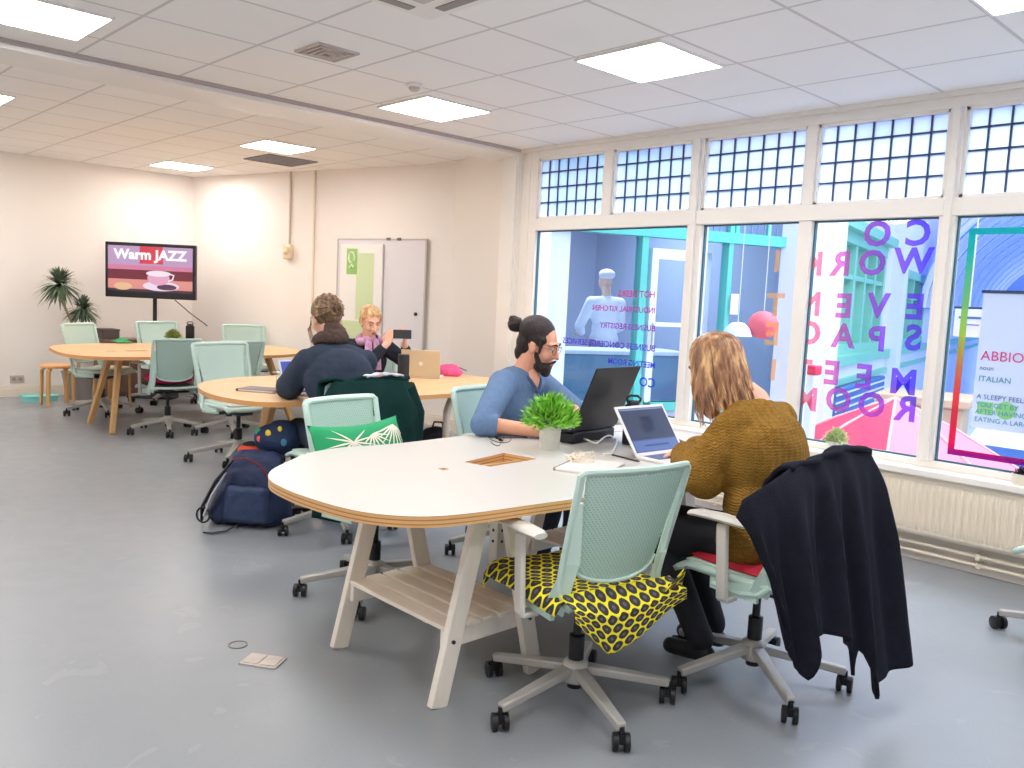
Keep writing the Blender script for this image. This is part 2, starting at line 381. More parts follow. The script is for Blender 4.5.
for row in rows:
    for ch, px, py in row:
        p = atY(px, py, WY+.03); glass_text(ch, p.x, p.z, .205 if ch not in 'I' else .19, m_vinyl, 2 if px > 800 else 1, align='CENTER', bold=.007)
for s, py, sz in (('HOT DESKS', 293, .068), ('INDUSTRIAL KITCHEN', 309, .062), ('BUSINESS REGISTRY', 327, .062), ('BUSINESS CONCIERGE SERVICES', 347, .066), ('MEETING ROOM', 364, .062), ('CO', 382, .10)):
    p = atY(655, py+2, WY+.03); glass_text(s, p.x, p.z, sz, m_vinyl2, 0, bold=.0015)
# rainbow border stuck on the right hand pane
m_border = ramp_mat('rainbow_border', [(0, (120, 60, 200)), (.06, (235, 60, 130)), (.3, (240, 120, 120)), (.55, (190, 215, 120)), (.9, (70, 200, 190)), (1, (60, 200, 200))], 2, .62, 1.95, .6)
r = WIN[3]; bd = MB(); x0, x1, z0, z1 = -1.745, -1.09, .07+.575, 1.93
for a, b_ in (((x0, z0), (x0+.035, z1)), ((x1-.035, z0), (x1, z1)), ((x0+.035, z0), (x1-.035, z0+.035)), ((x0+.035, z1-.035), (x1-.035, z1))):
    bd.b2((a[0]-r.location.x, -.010, a[1]-r.location.z), (b_[0]-r.location.x, -.008, b_[1]-r.location.z))
obj('border_decal', bd, m_border, r, smooth=False)

# ---------------------------------------------------------------- ceiling fittings
m_panel = emis('lamp_diffuser', (255, 250, 245), LAMP); m_panel2 = emis('lamp_diffuser_far', (255, 248, 242), LAMP*1.1)
m_alu = mat('satin_aluminium', (190, 190, 190), .35, .7)
def ceil_light(x0, y0, z, label, sx=.56, sy=.56):
    t = thing('ceiling_light', label, 'ceiling light', (x0+sx/2, y0+sy/2, z), 0, 'square panel lights in the ceiling')
    obj('diffuser', MB().b2((-sx/2+.012, -sy/2+.012, -.012), (sx/2-.012, sy/2-.012, -.006)), m_panel2 if z == CZ2 else m_panel, t, smooth=False)
    f = MB(); e = .012
    f.b2((-sx/2, -sy/2, -.014), (-sx/2+e, sy/2, 0)).b2((sx/2-e, -sy/2, -.014), (sx/2, sy/2, 0)).b2((-sx/2+e, -sy/2, -.014), (sx/2-e, -sy/2+e, 0)).b2((-sx/2+e, sy/2-e, -.014), (sx/2-e, sy/2, 0))
    obj('frame', f, m_white, t, smooth=False); return t
ceil_light(-5.03, .93, CZ, 'square white panel light at the upper left, this side of the ceiling beam')
ceil_light(-5.01, 3.385, CZ, 'lit square panel above the seated man, beside the beam and smoke detector')
ceil_light(-3.16, 3.36, CZ, 'large bright square ceiling panel in front of the leaded window strips')
ceil_light(-1.32, 3.36, CZ, 'square ceiling panel cut by the top right corner of the photo')
ceil_light(-8.15, 3.88, CZ2, 'square panel light beside the dark ceiling grille beyond the beam')
ceil_light(-10.5, 3.88, CZ2, 'farthest square panel light, above the television corner')
ceil_light(-8.20, 1.25, CZ2, 'square panel light at the left edge beyond the beam')
for i, (x, y, z) in enumerate([(-3.16, .93, CZ), (-1.32, .93, CZ), (.52, 3.36, CZ), (.52, .93, CZ), (-5.03, -1.5, CZ), (-3.16, -1.5, CZ), (-1.32, -1.5, CZ), (-10.5, 1.25, CZ2), (-8.2, -1.5, CZ2), (-10.5, -1.5, CZ2)]):
    ceil_light(x, y, z, 'square panel light in the ceiling outside the photo')
def grille(loc, s, label, m_f, m_s, n=7):
    t = thing('ceiling_vent', label, 'vent', loc); f = MB()
    f.b2((-s, -s, -.012), (s, -s+.03, 0)).b2((-s, s-.03, -.012), (s, s, 0)).b2((-s, -s+.03, -.012), (-s+.03, s-.03, 0)).b2((s-.03, -s+.03, -.012), (s, s-.03, 0)); obj('frame', f, m_f, t, smooth=False)
    obj('backing', MB().b2((-s+.03, -s+.03, -.003), (s-.03, s-.03, 0)), m_s, t, smooth=False)
    for k in range(n):
        y = -s+.05+(2*s-.1)*k/(n-1); obj('slat', MB().plank((-s+.03, y, -.008), (s-.03, y, -.008), .02, .002, (0, .5, 1)), m_f, t, smooth=False)
    return t
g_grey = mat('grey_grille', (128, 124, 134), .6); g_dk = mat('dark_void', (60, 58, 62), .8)
v1 = grille((-8.67, 4.62, CZ2), .29, 'dark grey square grille in the far ceiling beside a panel light', g_grey, g_grey)
v2 = thing('ceiling_vent', 'small white square diffuser with nested frames in the near ceiling', 'vent', (-4.13, 2.46, CZ))
for k in range(4):
    s = .125-.028*k; f = MB(); e = .014
    f.b2((-s, -s, -.012-.003*k), (s, -s+e, 0)).b2((-s, s-e, -.012-.003*k), (s, s, 0)).b2((-s, -s+e, -.012-.003*k), (-s+e, s-e, 0)).b2((s-e, -s+e, -.012-.003*k), (s, s-e, 0)); obj('vent_ring', f, mat('vent_plastic', (205, 192, 184), .5), v2, smooth=False)
obj('backing', MB().b2((-.11, -.11, -.004), (.11, .11, 0)), mat('vent_shadow', (150, 138, 132), .8), v2, smooth=False)
cs = thing('air_conditioner', 'white square ceiling cassette air conditioner at the top edge', 'air conditioner', (-2.78, 2.02, CZ))
obj('housing', MB().b2((-.42, -.42, -.035), (.42, .42, 0)), m_white, cs, bev=.02)
obj('intake_grille', MB().b2((-.24, -.24, -.045), (.24, .24, -.035)), mat('intake', (196, 190, 186), .6), cs, bev=.01)
for a in range(4):
    R = Matrix.Rotation(a*pi/2, 3, 'Z'); c = R @ Vector((0, .335, -.036)); obj('air_slot', MB().box(c, (.5, .05, .008), R), mat('slot', (150, 142, 138), .6), cs, smooth=False)
sd = thing('smoke_detector', 'small round white smoke detector on the ceiling above a panel light', 'smoke detector', (-4.30, 3.17, CZ))
obj('base', MB().lathe([(.05, 0), (.055, -.01), (.05, -.022)]), m_white, sd); obj('sensor_head', MB().lathe([(.035, -.022), (.033, -.035), (.02, -.045), (.002, -.047)]), mat('vent_plastic', (0, 0, 0)), sd)

# ---------------------------------------------------------------- radiator and pipes
rd = thing('radiator', 'long cream panel radiator below the window sill', 'radiator', (-.35, WY-.075, 0)); L = 1.95
m_rad = mat('radiator_enamel', (236, 226, 208), .35)
pn = MB()
def radf(u, v):
    x = -L+2*L*u; z = .17+.33*v; k = (x*26) % 1; wv = max(0, min(1, (abs(k-.5)-.14)/.12)); edge = 1 if .1 < v < .9 else 0
    return (x, -.022-.014*(1-wv)*edge if edge else -.022, z)
pn.grid(radf, 1014, 12)
obj('front_panel', pn, m_rad, rd, solid=.003)
obj('top_grille', MB().b2((-L, -.024, .495), (L, .045, .512)), m_rad, rd, bev=.004)
obj('side_panel', MB().b2((-L-.006, -.024, .17), (-L, .045, .51)), m_rad, rd, bev=.003); obj('side_panel', MB().b2((L, -.024, .17), (L+.006, .045, .51)), m_rad, rd, bev=.003)
obj('rear_panel', MB().b2((-L, .03, .17), (L, .04, .495)), m_rad, rd)
for z, y in ((.115, .0), (.06, .02)):
    o = obj('pipe', MB().tube([(-5.2, WY-.06+y, z), (RX, WY-.06+y, z)], .012, 10), m_rad); tag(o, 'upper cream heating pipe along the wall under the radiator' if z > .1 else 'lower cream heating pipe along the wall just above the floor', 'pipe', 'heating pipes')
    for k, x in enumerate((-4.3, -3.2, -2.4, -1.5, -.6, .6)): obj('clip', MB().b2((x-.012, WY-.075+y, z-.02), (x+.012, WY, z+.018)), m_rad, o, bev=.003)

# ---------------------------------------------------------------- things on the back wall
def wp(px, py, off=0):          # point on the angled back wall seen at a pixel
    d = ray(px, py); o = Vector((LX, 4.70, 0)) - nv*off; t = (o.dot(nv))/(d.dot(nv)); return d*t + Vector((0, 0, EYE))
WROT = TH
def on_wall(name, label, cat, p): return thing(name, label, cat, p, WROT)
wb = on_wall('whiteboard', 'wide framed whiteboard behind the seated blonde person', 'whiteboard', Vector((*( (wp(341, 240)+wp(428, 240))/2)[:2], 1.35)) - nv*.03)
W2 = (wp(428, 240)-wp(341, 240)).length/2; z0, z1 = -.95, .65
m_wbs = mat('whiteboard_surface', (228, 224, 228), .2); m_frame = mat('board_frame', (196, 190, 186), .4)
obj('writing_surface', MB().b2((-W2, -.006, z0), (W2, .012, z1)), m_wbs, wb, smooth=False)
f = MB().b2((-W2-.015, -.014, z0-.015), (-W2, .014, z1+.015)).b2((W2, -.014, z0-.015), (W2+.015, .014, z1+.015)).b2((-W2, -.014, z1), (W2, .014, z1+.015)).b2((-W2, -.014, z0-.015), (W2, .014, z0))
obj('frame', f, m_frame, wb, smooth=False)
for x in (.12, .27): obj('clip', MB().box((x, -.016, z1+.01), (.05, .02, .03)), mat('grey_clip', (120, 112, 110), .5), wb, bev=.004)
obj('magnet', MB().lathe([(.02, 0), (.02, -.015), (.012, -.02)], (W2-.1, -.02+.012, -.15), axis='y'), mat('black_plastic', (28, 29, 33), .4), wb)
fb = on_wall('flipchart_poster', 'white poster with pale green shapes leaning on the left of the whiteboard', 'poster', Vector((*((wp(345, 240)+wp(387, 240))/2)[:2], 1.35)) - nv*.055)
hw = (wp(387, 240)-wp(345, 240)).length/2
obj('sheet', MB().b2((-hw, -.012, -.9), (hw, .012, .6)), mat('poster_paper', (238, 236, 232), .5), fb, smooth=False)
m_pg = mat('pale_green_print', (206, 222, 178), .6); m_gg = mat('green_print', (150, 200, 110), .6)
obj('green_patch', MB().b2((-hw+.25, -.0135, -.25), (hw-.12, -.012, .5)), m_pg, fb, smooth=False)
obj('green_patch', MB().b2((-hw+.02, -.0138, -.55), (hw-.2, -.0121, -.27)), m_pg, fb, smooth=False)
obj('green_logo', MB().b2((-hw+.10, -.015, .26), (-hw+.26, -.012, .55)), m_gg, fb, smooth=False)
lg = MB(); lg.tube([(-hw+.18+.045*cos(a), -.017, .45+.06*sin(a)) for a in [i*pi/8-.6 for i in range(14)]], .010, 6); lg.tube([(-hw+.15, -.017, .33), (-hw+.18, -.017, .37), (-hw+.21, -.017, .34)], .012, 6); obj('logo_mark', lg, m_white, fb)
for k in range(3): obj('scribble', MB().tube([(hw-.26+.08*k, -.0135, -.24), (hw-.27+.08*k, -.0135, -.3)], .006, 5), mat('pen_line', (120, 150, 110), .5), fb)
# alarm sounder with its conduits
p = wp(290, 252); sn = on_wall('wall_sounder', 'small cream alarm unit at the end of a vertical conduit', 'alarm', p - nv*.0)
obj('body', MB().b2((-.07, -.06, -.09), (.07, 0, .09)), mat('cream_plastic', (232, 214, 184), .4), sn, bev=.02); obj('front_dome', MB().ell((0, -.06, .02), (.05, .03, .05)), mat('cream_plastic', (0, 0, 0)), sn)
p2 = wp(290, 240); zt = CZ2
obj('conduit', MB().tube([(0, -.012, .09), (0, -.012, zt-p.z)], .012, 8), mat('conduit_plastic', (214, 200, 186), .4), sn)
p = wp(313, 300); cn = tag(obj('conduit', MB().b2((-.012, -.02, -1.0), (.012, 0, CZ2-p.z)), mat('wall_strip', (232, 218, 204), .5), bev=.003), 'thin vertical cable conduit on the back wall left of the whiteboard', 'conduit'); cn.location = p; cn.rotation_euler = (0, 0, WROT)
# socket on the left wall
sk = thing('wall_socket', 'grey double socket plate low on the left wall', 'socket', (LX, 2.617, .207), pi/2)
obj('plate', MB().b2((-.075, -.012, -.045), (.075, 0, .045)), mat('socket_grey', (196, 184, 178), .4), sk, bev=.004)
for x in (-.035, .035): obj('outlet', MB().b2((x-.02, -.014, -.02), (x+.02, -.012, .02)), mat('socket_dark', (160, 150, 146), .5), sk, bev=.002)
# floor socket covers
fb1 = thing('floor_box', 'rectangular steel floor socket cover lying flush near the trestle table', 'floor socket', (-2.86, 1.49, 0), radians(35))
obj('plate', MB().b2((-.075, -.05, 0), (.075, .05, .006)), mat('worn_steel', (198, 190, 184), .4, .3, var=.1, scale=20), fb1, bev=.002)
obj('lid', MB().b2((-.065, -.04, .006), (-.003, .04, .009)), mat('worn_steel', (0, 0, 0)), fb1, bev=.001); obj('lid', MB().b2((.003, -.04, .006), (.065, .04, .009)), mat('worn_steel', (0, 0, 0)), fb1, bev=.001)
p = at(238, 645, 0); fb2 = thing('drain_plate', 'small round metal cap set in the floor behind the floor socket', 'floor cap', p)
obj('ring', MB().lathe([(.038, 0), (.038, .003), (.034, .003), (.034, .001)]), mat('cap_grey', (128, 130, 134), .4, .4), fb2); obj('disc', MB().lathe([(.03, 0), (.03, .002)]), mat('cap_fill', (150, 152, 156), .5), fb2)
# ================================================================== THE ARCADE OUTSIDE
m_teal = mat('teal_paint', (95, 200, 190), .4); m_teal2 = mat('pale_teal_paint', (130, 205, 185), .4)
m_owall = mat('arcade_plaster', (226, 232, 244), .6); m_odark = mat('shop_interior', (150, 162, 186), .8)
m_obl = mat('arcade_floor', (170, 186, 214), .5, var=.05)
struct(obj('ground_arcade', MB().b2((-9, WY+.6, -2.7), (9, 30, -2.6)), m_obl, smooth=False))
struct(obj('ground_ledge', MB().b2((-5.6, WY+.2, -.15), (RX, WY+.6, -.02)), m_owall, smooth=False))
# shopfront left, seen through the two left panes: plane from A0 along fa
A0 = Vector((-5.35, 5.42, 0)); fa = Vector((.37, .93, 0)).normalized(); na = Vector((-fa.y, fa.x, 0))
shop = thing('shopfront', 'teal framed shopfront with a white glazed door seen through the left panes', 'shopfront', A0, atan2(fa.y, fa.x))
def sp(px, py):                  # pixel to local (along, z) on the shopfront plane
    d = ray(px, py); t = (A0.dot(na))/(d.dot(na)); P_ = d*t; return ((P_-A0).dot(fa), P_.z+EYE)
SL = 2.9
def bar(mb, x0, z0, x1, z1, y0=-.05, y1=.05): return mb.b2((x0, y0, z0), (x1, y1, z1))
xs = [sp(543, 300)[0], sp(566, 300)[0], sp(636, 300)[0], sp(646, 300)[0], sp(690, 300)[0], sp(715, 300)[0], sp(722, 300)[0], sp(790, 300)[0]]
ztop = 2.05
fr = MB(); bar(fr, -.1, ztop, SL, ztop+.10, -.07, .07); bar(fr, -.1, .42, SL, .50, -.06, .06); bar(fr, -.1, ztop+.62, SL, ztop+.72, -.06, .06)
for x, w_ in ((-.04, .06), (xs[2], .07), (xs[6], .05), (SL-.05, .06)): bar(fr, x, 0, x+w_, ztop+.62, -.06, .06)
for k in range(8): x = .12+.38*k; bar(fr, x, ztop+.1, x+.04, ztop+.62, -.03, .03)
obj('frame', fr, m_teal, shop, smooth=False)
obj('base_panel', MB().b2((-.1, -.04, -.1), (SL, .04, .42)), m_owall, shop, smooth=False)
pl = MB(); pl.b2((xs[0], -.03, .5), (xs[1], .03, ztop)); obj('white_pier', pl, m_owall, shop, smooth=False)
tp = obj('transom_glass', MB().b2((-.1, -.005, ztop+.1), (SL, .005, ztop+.62)), m_obsc, shop, smooth=False)
L = MB()
for k in range(40): L.b2((-.1+.075*k-.004, -.012, ztop+.1), (-.1+.075*k+.004, .012, ztop+.62))
for k in range(1, 4): L.b2((-.1, -.012, ztop+.1+.13*k), (SL, .012, ztop+.106+.13*k))
obj('leading', L, mat('pale_lead', (150, 160, 185), .5), shop, smooth=False)
dr = MB(); a, b_ = xs[3]+.02, xs[4]+.10
bar(dr, a, .0, a+.07, 1.95, -.04, .04); bar(dr, b_-.07, 0, b_, 1.95, -.04, .04); bar(dr, a+.07, 1.85, b_-.07, 1.95, -.04, .04); bar(dr, a+.07, 0, b_-.07, .5, -.04, .04); bar(dr, a+.07, 1.22, b_-.07, 1.26, -.02, .02)
dd = obj('shop_door', dr, m_owall, shop, smooth=False); obj('handle', MB().tube([(a+.035, -.06, 1.0), (a+.035, -.06, 1.25)], .01, 6), m_alu, dd)
obj('pane', MB().b2((-.1, -.003, .5), (SL, .003, ztop)), m_glass, shop, smooth=False)
dr = MB(); a = sp(700, 300)[0]; b_ = xs[5]; bar(dr, a, .5, a+.04, 1.95, .1, .14); bar(dr, b_-.05, .5, b_, 1.95, .1, .14); bar(dr, a, 1.88, b_, 1.95, .1, .14); obj('inner_door', dr, m_owall, shop, smooth=False)
# inside the shop
al = bpy.data.lights.new('shop_fill', 'AREA'); al.size = 1.6; al.energy = 45; al.color = (.85, .92, 1); ao = bpy.data.objects.new('shop_fill', al); C.objects.link(ao)  # unseen area light added to brighten the shop and its standing person
ao.location = A0 + fa*1.6 + na*2.4 + Vector((0, 0, 2.8))
rm = MB(); D = 4.8
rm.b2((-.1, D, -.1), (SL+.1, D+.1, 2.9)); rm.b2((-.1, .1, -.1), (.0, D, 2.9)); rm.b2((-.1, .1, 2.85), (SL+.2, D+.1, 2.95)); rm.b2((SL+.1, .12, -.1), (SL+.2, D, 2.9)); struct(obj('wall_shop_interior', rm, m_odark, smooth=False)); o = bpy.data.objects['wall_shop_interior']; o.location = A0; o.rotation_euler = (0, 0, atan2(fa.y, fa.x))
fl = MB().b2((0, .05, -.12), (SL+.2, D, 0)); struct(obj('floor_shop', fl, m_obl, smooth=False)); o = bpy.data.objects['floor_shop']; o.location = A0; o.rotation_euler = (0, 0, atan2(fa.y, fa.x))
def shop_local(x, y, z=0): q = A0 + fa*x + na*y; q.z = z; return q
def cam_dir(px): d = ray(px, 300); return Vector((d.x, d.y, 0)).normalized()
ct = thing('counter', 'blue grey shop counter with pale worktop behind the person in white', 'counter', shop_local(1.3, 1.2), atan2(fa.y, fa.x))
obj('body', MB().b2((-.9, -.3, 0), (.9, .3, .88)), mat('counter_blue', (88, 140, 172), .5), ct, bev=.01); obj('worktop', MB().b2((-.93, -.33, .88), (.93, .33, .92)), m_owall, ct, bev=.005)
pc = thing('poster', 'pale narrow notice on the back wall of the shop', 'poster', shop_local(.25, D-.02, 1.55), atan2(fa.y, fa.x)); obj('sheet', MB().b2((-.09, -.01, -.3), (.09, .01, .3)), m_owall, pc, smooth=False)
lm = thing('pendant_lamp', 'white dome lampshade behind the glass, beside the red round shade', 'lamp', atY(737, 336, 6.9)); obj('lamp_shade', MB().lathe([(.004, .13), (.06, .12), (.11, .07), (.135, 0), (.125, 0), (.10, .06), (.05, .1), (.004, .11)]), m_owall, lm); obj('cord', MB().tube([(0, 0, .12), (0, 0, 1.3)], .004, 5), m_owall, lm)
lm = thing('pendant_lamp', 'round coral red paper lampshade hanging behind the glass', 'lamp', atY(763, 325, 7.1)); obj('lamp_shade', MB().ell((0, 0, 0), (.14, .14, .13)), mat('coral_paper', (240, 110, 125), .6), lm); obj('cord', MB().tube([(0, 0, .12), (0, 0, 1.3)], .004, 5), m_owall, lm)
o = thing('notice', 'small white notice hung inside the shopfront glass above the lampshades', 'notice', shop_local(*[sp(729, 304)[0], -.08], sp(729, 304)[1]), atan2(fa.y, fa.x)); obj('sheet', MB().b2((-.04, -.003, -.10), (.05, .003, .10)), m_owall, o, smooth=False)
# facade beyond, receding down the arcade
F0 = Vector((-4.20, 8.15, 0)); fd = Vector((-.24, .97, 0)).normalized(); fn = Vector((-fd.y, fd.x, 0)); FR = atan2(fd.y, fd.x)
def fp(px, py):
    d = ray(px, py); t = F0.dot(fn)/d.dot(fn); P_ = d*t; return ((P_-F0).dot(fd), P_.z+EYE)
fac = thing('arcade_facade', 'white arcade facade with green framed tall windows receding into the distance', 'building', F0, FR)
FL = 30
w1a, w1b = fp(829, 300)[0], fp(884, 300)[0]; w2a, w2b = fp(900, 300)[0], fp(926, 300)[0]
zw0 = fp(829, 357)[1]; zw1 = fp(829, 220)[1]
obj('wall', MB().b2((-.3, 0, -2.6), (w1a, .25, 5.2)).b2((w1a, 0, -2.6), (w1b, .25, zw0)).b2((w1a, 0, zw1), (w1b, .25, 5.2)).b2((w1b, 0, -2.6), (w2a, .25, 5.2)).b2((w2a, 0, -2.6), (w2b, .25, zw0)).b2((w2a, 0, zw1-.2), (w2b, .25, 5.2)).b2((w2b, 0, -2.6), (FL, .25, 5.2)), m_owall, fac, smooth=False)
m_pane_o = mat('reflecting_pane', (176, 196, 210), .15)
for (a, b_, n, z1) in ((w1a, w1b, 5, zw1), (w2a, w2b, 4, zw1-.2)):
    wn_ = obj('window', MB().b2((a, .12, zw0), (b_, .14, z1)), m_pane_o, fac, smooth=False)
    f = MB()
    for k in range(n+1): x = a+(b_-a)*k/n; f.b2((x-.06, .02, zw0), (x+.06, .12, z1))
    f.b2((a, .0, z1-.14), (b_, .12, z1)).b2((a, .0, zw0), (b_, .12, zw0+.12)).b2((a, .03, zw0+(z1-zw0)*.62), (b_, .12, zw0+(z1-zw0)*.66)); obj('window_frame', f, m_teal2, wn_, smooth=False)
obj('cornice', MB().b2((w1a-.1, -.10, zw1), (w1b+.2, 0, zw1+.12)).b2((w1a-.1, -.07, zw0-.12), (FL, 0, zw0)).b2((w1a-.1, -.05, zw0-.35), (FL, 0, zw0-.28)), m_teal2, fac, smooth=False)
obj('pilaster', MB().b2((w1a-.55, -.16, -2.6), (w1a-.12, 0, 5.2)), m_owall, fac, smooth=False); obj('pilaster', MB().b2((w1b+.5, -.16, -2.6), (w1b+.95, 0, 5.2)), m_owall, fac, smooth=False)
obj('sign_band', MB().b2((w1a+.1, -.14, zw0-.75), (w1b-.2, -.04, zw0-.36)), mat('blue_sign', (70, 110, 180), .4), fac, bev=.02)
for k in range(4): obj('sign_stripe', MB().b2((w1a+.1, -.15, zw0-.7+.09*k), (w1b-.2, -.14, zw0-.68+.09*k)), m_owall, fac, smooth=False)
# barrel vault of blue glass with white ribs over the far arcade
m_vault, nt, b, out = nodes_mat('blue_roof_glass')
tr = N(nt, 'ShaderNodeBsdfTransparent'); tr.inputs[0].default_value = (.22, .42, .95, 1); tl = N(nt, 'ShaderNodeBsdfTranslucent'); tl.inputs[0].default_value = (.3, .5, 1, 1)
mx = N(nt, 'ShaderNodeMixShader'); mx.inputs[0].default_value = .4; nt.links.new(tr.outputs[0], mx.inputs[1]); nt.links.new(tl.outputs[0], mx.inputs[2]); nt.links.new(mx.outputs[0], out.inputs[0])
VW = 3.6; VZ = 1.6
rf = thing('arcade_roof', 'blue glazed barrel vault with white arched ribs over the arcade', 'roof', F0, FR)
def vf(u, v): a = pi*v; return (8+22*u, -VW+VW*cos(a), VZ+VW*.75*sin(a))
obj('glazing', MB().grid(lambda u, v: vf(u, v), 12, 24), m_vault, rf)
for k in range(12):
    x = 8.1+1.9*k; obj('rib', MB().tube([(x, -VW+(VW-.05)*cos(pi*i/24), VZ+(VW*.75-.05)*sin(pi*i/24)) for i in range(25)], .07, 6), m_owall, rf)
for k in range(11):             # pale pointed bays climbing the facade side of the vault
    x = 8.1+1.9*k+.35; vs = []; n_ = 8
    for i in range(n_+1):
        a = radians(62)*i/n_; w_ = 1.2*(1-i/n_)**.7
        for e in (0, 1): vs.append((x+.45*i/n_+w_*e, -VW+(VW-.10)*cos(a), VZ+(VW*.75-.10)*sin(a)))
    mb = MB(); mb.add(vs, [(2*i, 2*i+1, 2*i+3, 2*i+2) for i in range(n_)]); obj('pointed_bay', mb, m_owall, rf, smooth=False, solid=.04)
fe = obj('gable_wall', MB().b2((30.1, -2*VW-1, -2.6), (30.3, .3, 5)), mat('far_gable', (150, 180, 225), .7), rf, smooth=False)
# pale far side of the arcade
fs = thing('arcade_facade', 'pale blue facade on the far right side of the arcade beyond the banner', 'building', F0 - fn*0 + Vector((0, 0, 0)), FR)
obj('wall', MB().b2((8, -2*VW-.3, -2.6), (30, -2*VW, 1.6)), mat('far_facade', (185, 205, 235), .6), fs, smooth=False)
for k in range(10): obj('window', MB().b2((8.6+2*k, -2*VW, -.6), (9.8+2*k, -2*VW+.05, 1.1)), mat('far_window', (80, 140, 175), .3), fs, smooth=False)
# parasols below the window
m_red = mat('red_canvas', (236, 52, 88), .6); m_pink = mat('pink_canvas', (255, 132, 148), .6)
pr_ = thing('parasol', 'open red and pink parasol just outside the window behind the small plant', 'parasol', (-3.02, 7.55, -2.6), radians(20))
top, rad, zr = 3.30, 1.0, 2.78
cn = MB()
for k in range(8):
    a, b_ = 2*pi*k/8, 2*pi*(k+1)/8; cn.mi = 0 if k in (4, 5, 2) else 1
    for q in range(4):
        r0, r1 = rad*q/4, rad*(q+1)/4; h0, h1 = top-(top-zr)*(q/4)**1.15, top-(top-zr)*((q+1)/4)**1.15
        cn.add([(r0*cos(a), r0*sin(a), h0), (r1*cos(a), r1*sin(a), h1), (r1*cos(b_), r1*sin(b_), h1), (r0*cos(b_), r0*sin(b_), h0)], [(0, 1, 2, 3)])
obj('canopy', cn, [m_red, m_pink], pr_, smooth=False, solid=.01)
for k in range(8): a = 2*pi*k/8; obj('rib', MB().tube([(0, 0, top+.01), (rad*.5*cos(a), rad*.5*sin(a), top-(top-zr)*.5**1.15+.012), (rad*cos(a), rad*sin(a), zr+.012)], .012, 5), mat('pale_seam', (255, 190, 195), .6), pr_)
obj('pole', MB().tube([(0, 0, 0), (0, 0, top)], .03, 8), m_owall, pr_); obj('base', MB().lathe([(.3, 0), (.3, .06), (.05, .09)]), m_owall, pr_)
q_ = atY(905, 372, 9.6); b2_ = thing('booth', 'tan timber kiosk below the distant facade beyond the red parasol', 'kiosk', Vector((q_.x+.25, 9.6, -2.6)), FR)
obj('body', MB().b2((-.4, -.4, 0), (.4, .4, 3.1)), mat('kiosk_timber', (205, 178, 150), .6), b2_, bev=.02); obj('roof', MB().b2((-.46, -.46, 3.1), (.46, .46, 3.2)), mat('kiosk_timber', (0, 0, 0)), b2_, bev=.02)
po = thing('totem', 'slim white information post with a red cap outside the window', 'post', Vector((atY(812, 370, 6.1).x, 6.1, -2.6))); obj('post', MB().b2((-.045, -.045, 0), (.045, .045, 3.55)), m_owall, po, bev=.01); obj('cap', MB().b2((-.055, -.055, 3.55), (.055, .055, 3.62)), m_red, po, bev=.01)
# hanging banner
by = 5.75; tl_ = atY(984, 293, by); bl_ = atY(970, 427, by)
bn = thing('banner', 'white hanging banner with pink and teal words outside the right pane', 'banner', (tl_.x, by, 0))
obj('cloth', MB().b2((0, -.004, bl_.z), (.95, .004, tl_.z)), mat('banner_cloth', (226, 230, 248), .6), bn, smooth=False); obj('rail', MB().b2((-.01, -.012, tl_.z), (.96, .012, tl_.z+.018)), mat('rail_dark', (50, 60, 90), .5), bn, smooth=False)
def btxt(s, py, size, m):
    me = text_mesh(s, size); p = atY(984, py, by-.006)
    for v in me.vertices: v.co = (v.co.x+.02, -.008, v.co.y+p.z)
    put('lettering', me, m, bn, smooth=False)
m_bp = mat('banner_pink', (225, 70, 130), .6); m_bt = mat('banner_teal', (60, 150, 165), .6); m_bb = mat('banner_blue', (70, 110, 160), .6); m_bg = mat('banner_green', (150, 215, 130), .6)
btxt('ABBIOCCO', 356, .085, m_bp); btxt('noun', 368, .04, m_bb); btxt('ITALIAN', 379, .05, m_bt); btxt('A SLEEPY FEELING', 397, .042, m_bb); btxt('YOU GET BY', 405, .042, m_bt); btxt('AFTER HAVING', 412, .042, m_bt); btxt('EATING A LARGE', 420, .042, m_bt)
gz = atY(1000, 410, by).z; obj('green_dot', MB().lathe([(.001, 0), (.055, 0), (.055, -.002), (.001, -.002)], (.19, -.005, gz), axis='y'), m_bg, bn, smooth=False); obj('green_dot', MB().b2((.03, -.0065, gz-.04), (.12, -.0045, gz+.04)), m_bg, bn, smooth=False)
sg = thing('street_sign', 'small white framed sign hanging in the arcade left of the banner', 'sign', atY(968, 322, 8.5)); obj('board', MB().b2((-.12, -.01, -.14), (.16, .01, .12)), m_owall, sg, bev=.004); obj('edge', MB().b2((-.13, -.008, .12), (.17, .012, .14)), mat('rail_dark', (0, 0, 0)), sg)
obj('printed_line', MB().b2((-.08, -.014, .03), (.12, -.010, .05)).b2((-.06, -.014, -.03), (.10, -.010, -.02)), m_bb, sg, smooth=False); obj('hanger', MB().tube([(0, 0, .13), (0, 0, 3.2)], .006, 5), m_owall, sg)
# café tables and passers-by on the level below
for i, (px, py, Y, lab) in enumerate([(966, 382, 17, 'white round café table under the arcade, the upper of two by the parasol'), (962, 402, 14.5, 'white round café table nearest to the pink parasol'), (985, 445, 12, 'white round café table below the banner')]):
    q = ray(px, 300); q = Vector((q.x, q.y, 0)).normalized()*Y; tb = thing('cafe_table', lab, 'table', (q.x, q.y, -2.6), 0, None); Hh_ = 2.2
    obj('tabletop', MB().lathe([(.001, 1.07), (.35, 1.07), (.35, 1.10), (.001, 1.10)]), m_owall, tb); obj('pedestal', MB().lathe([(.25, 0), (.25, .03), (.04, .05), (.04, 1.07)]), m_owall, tb)
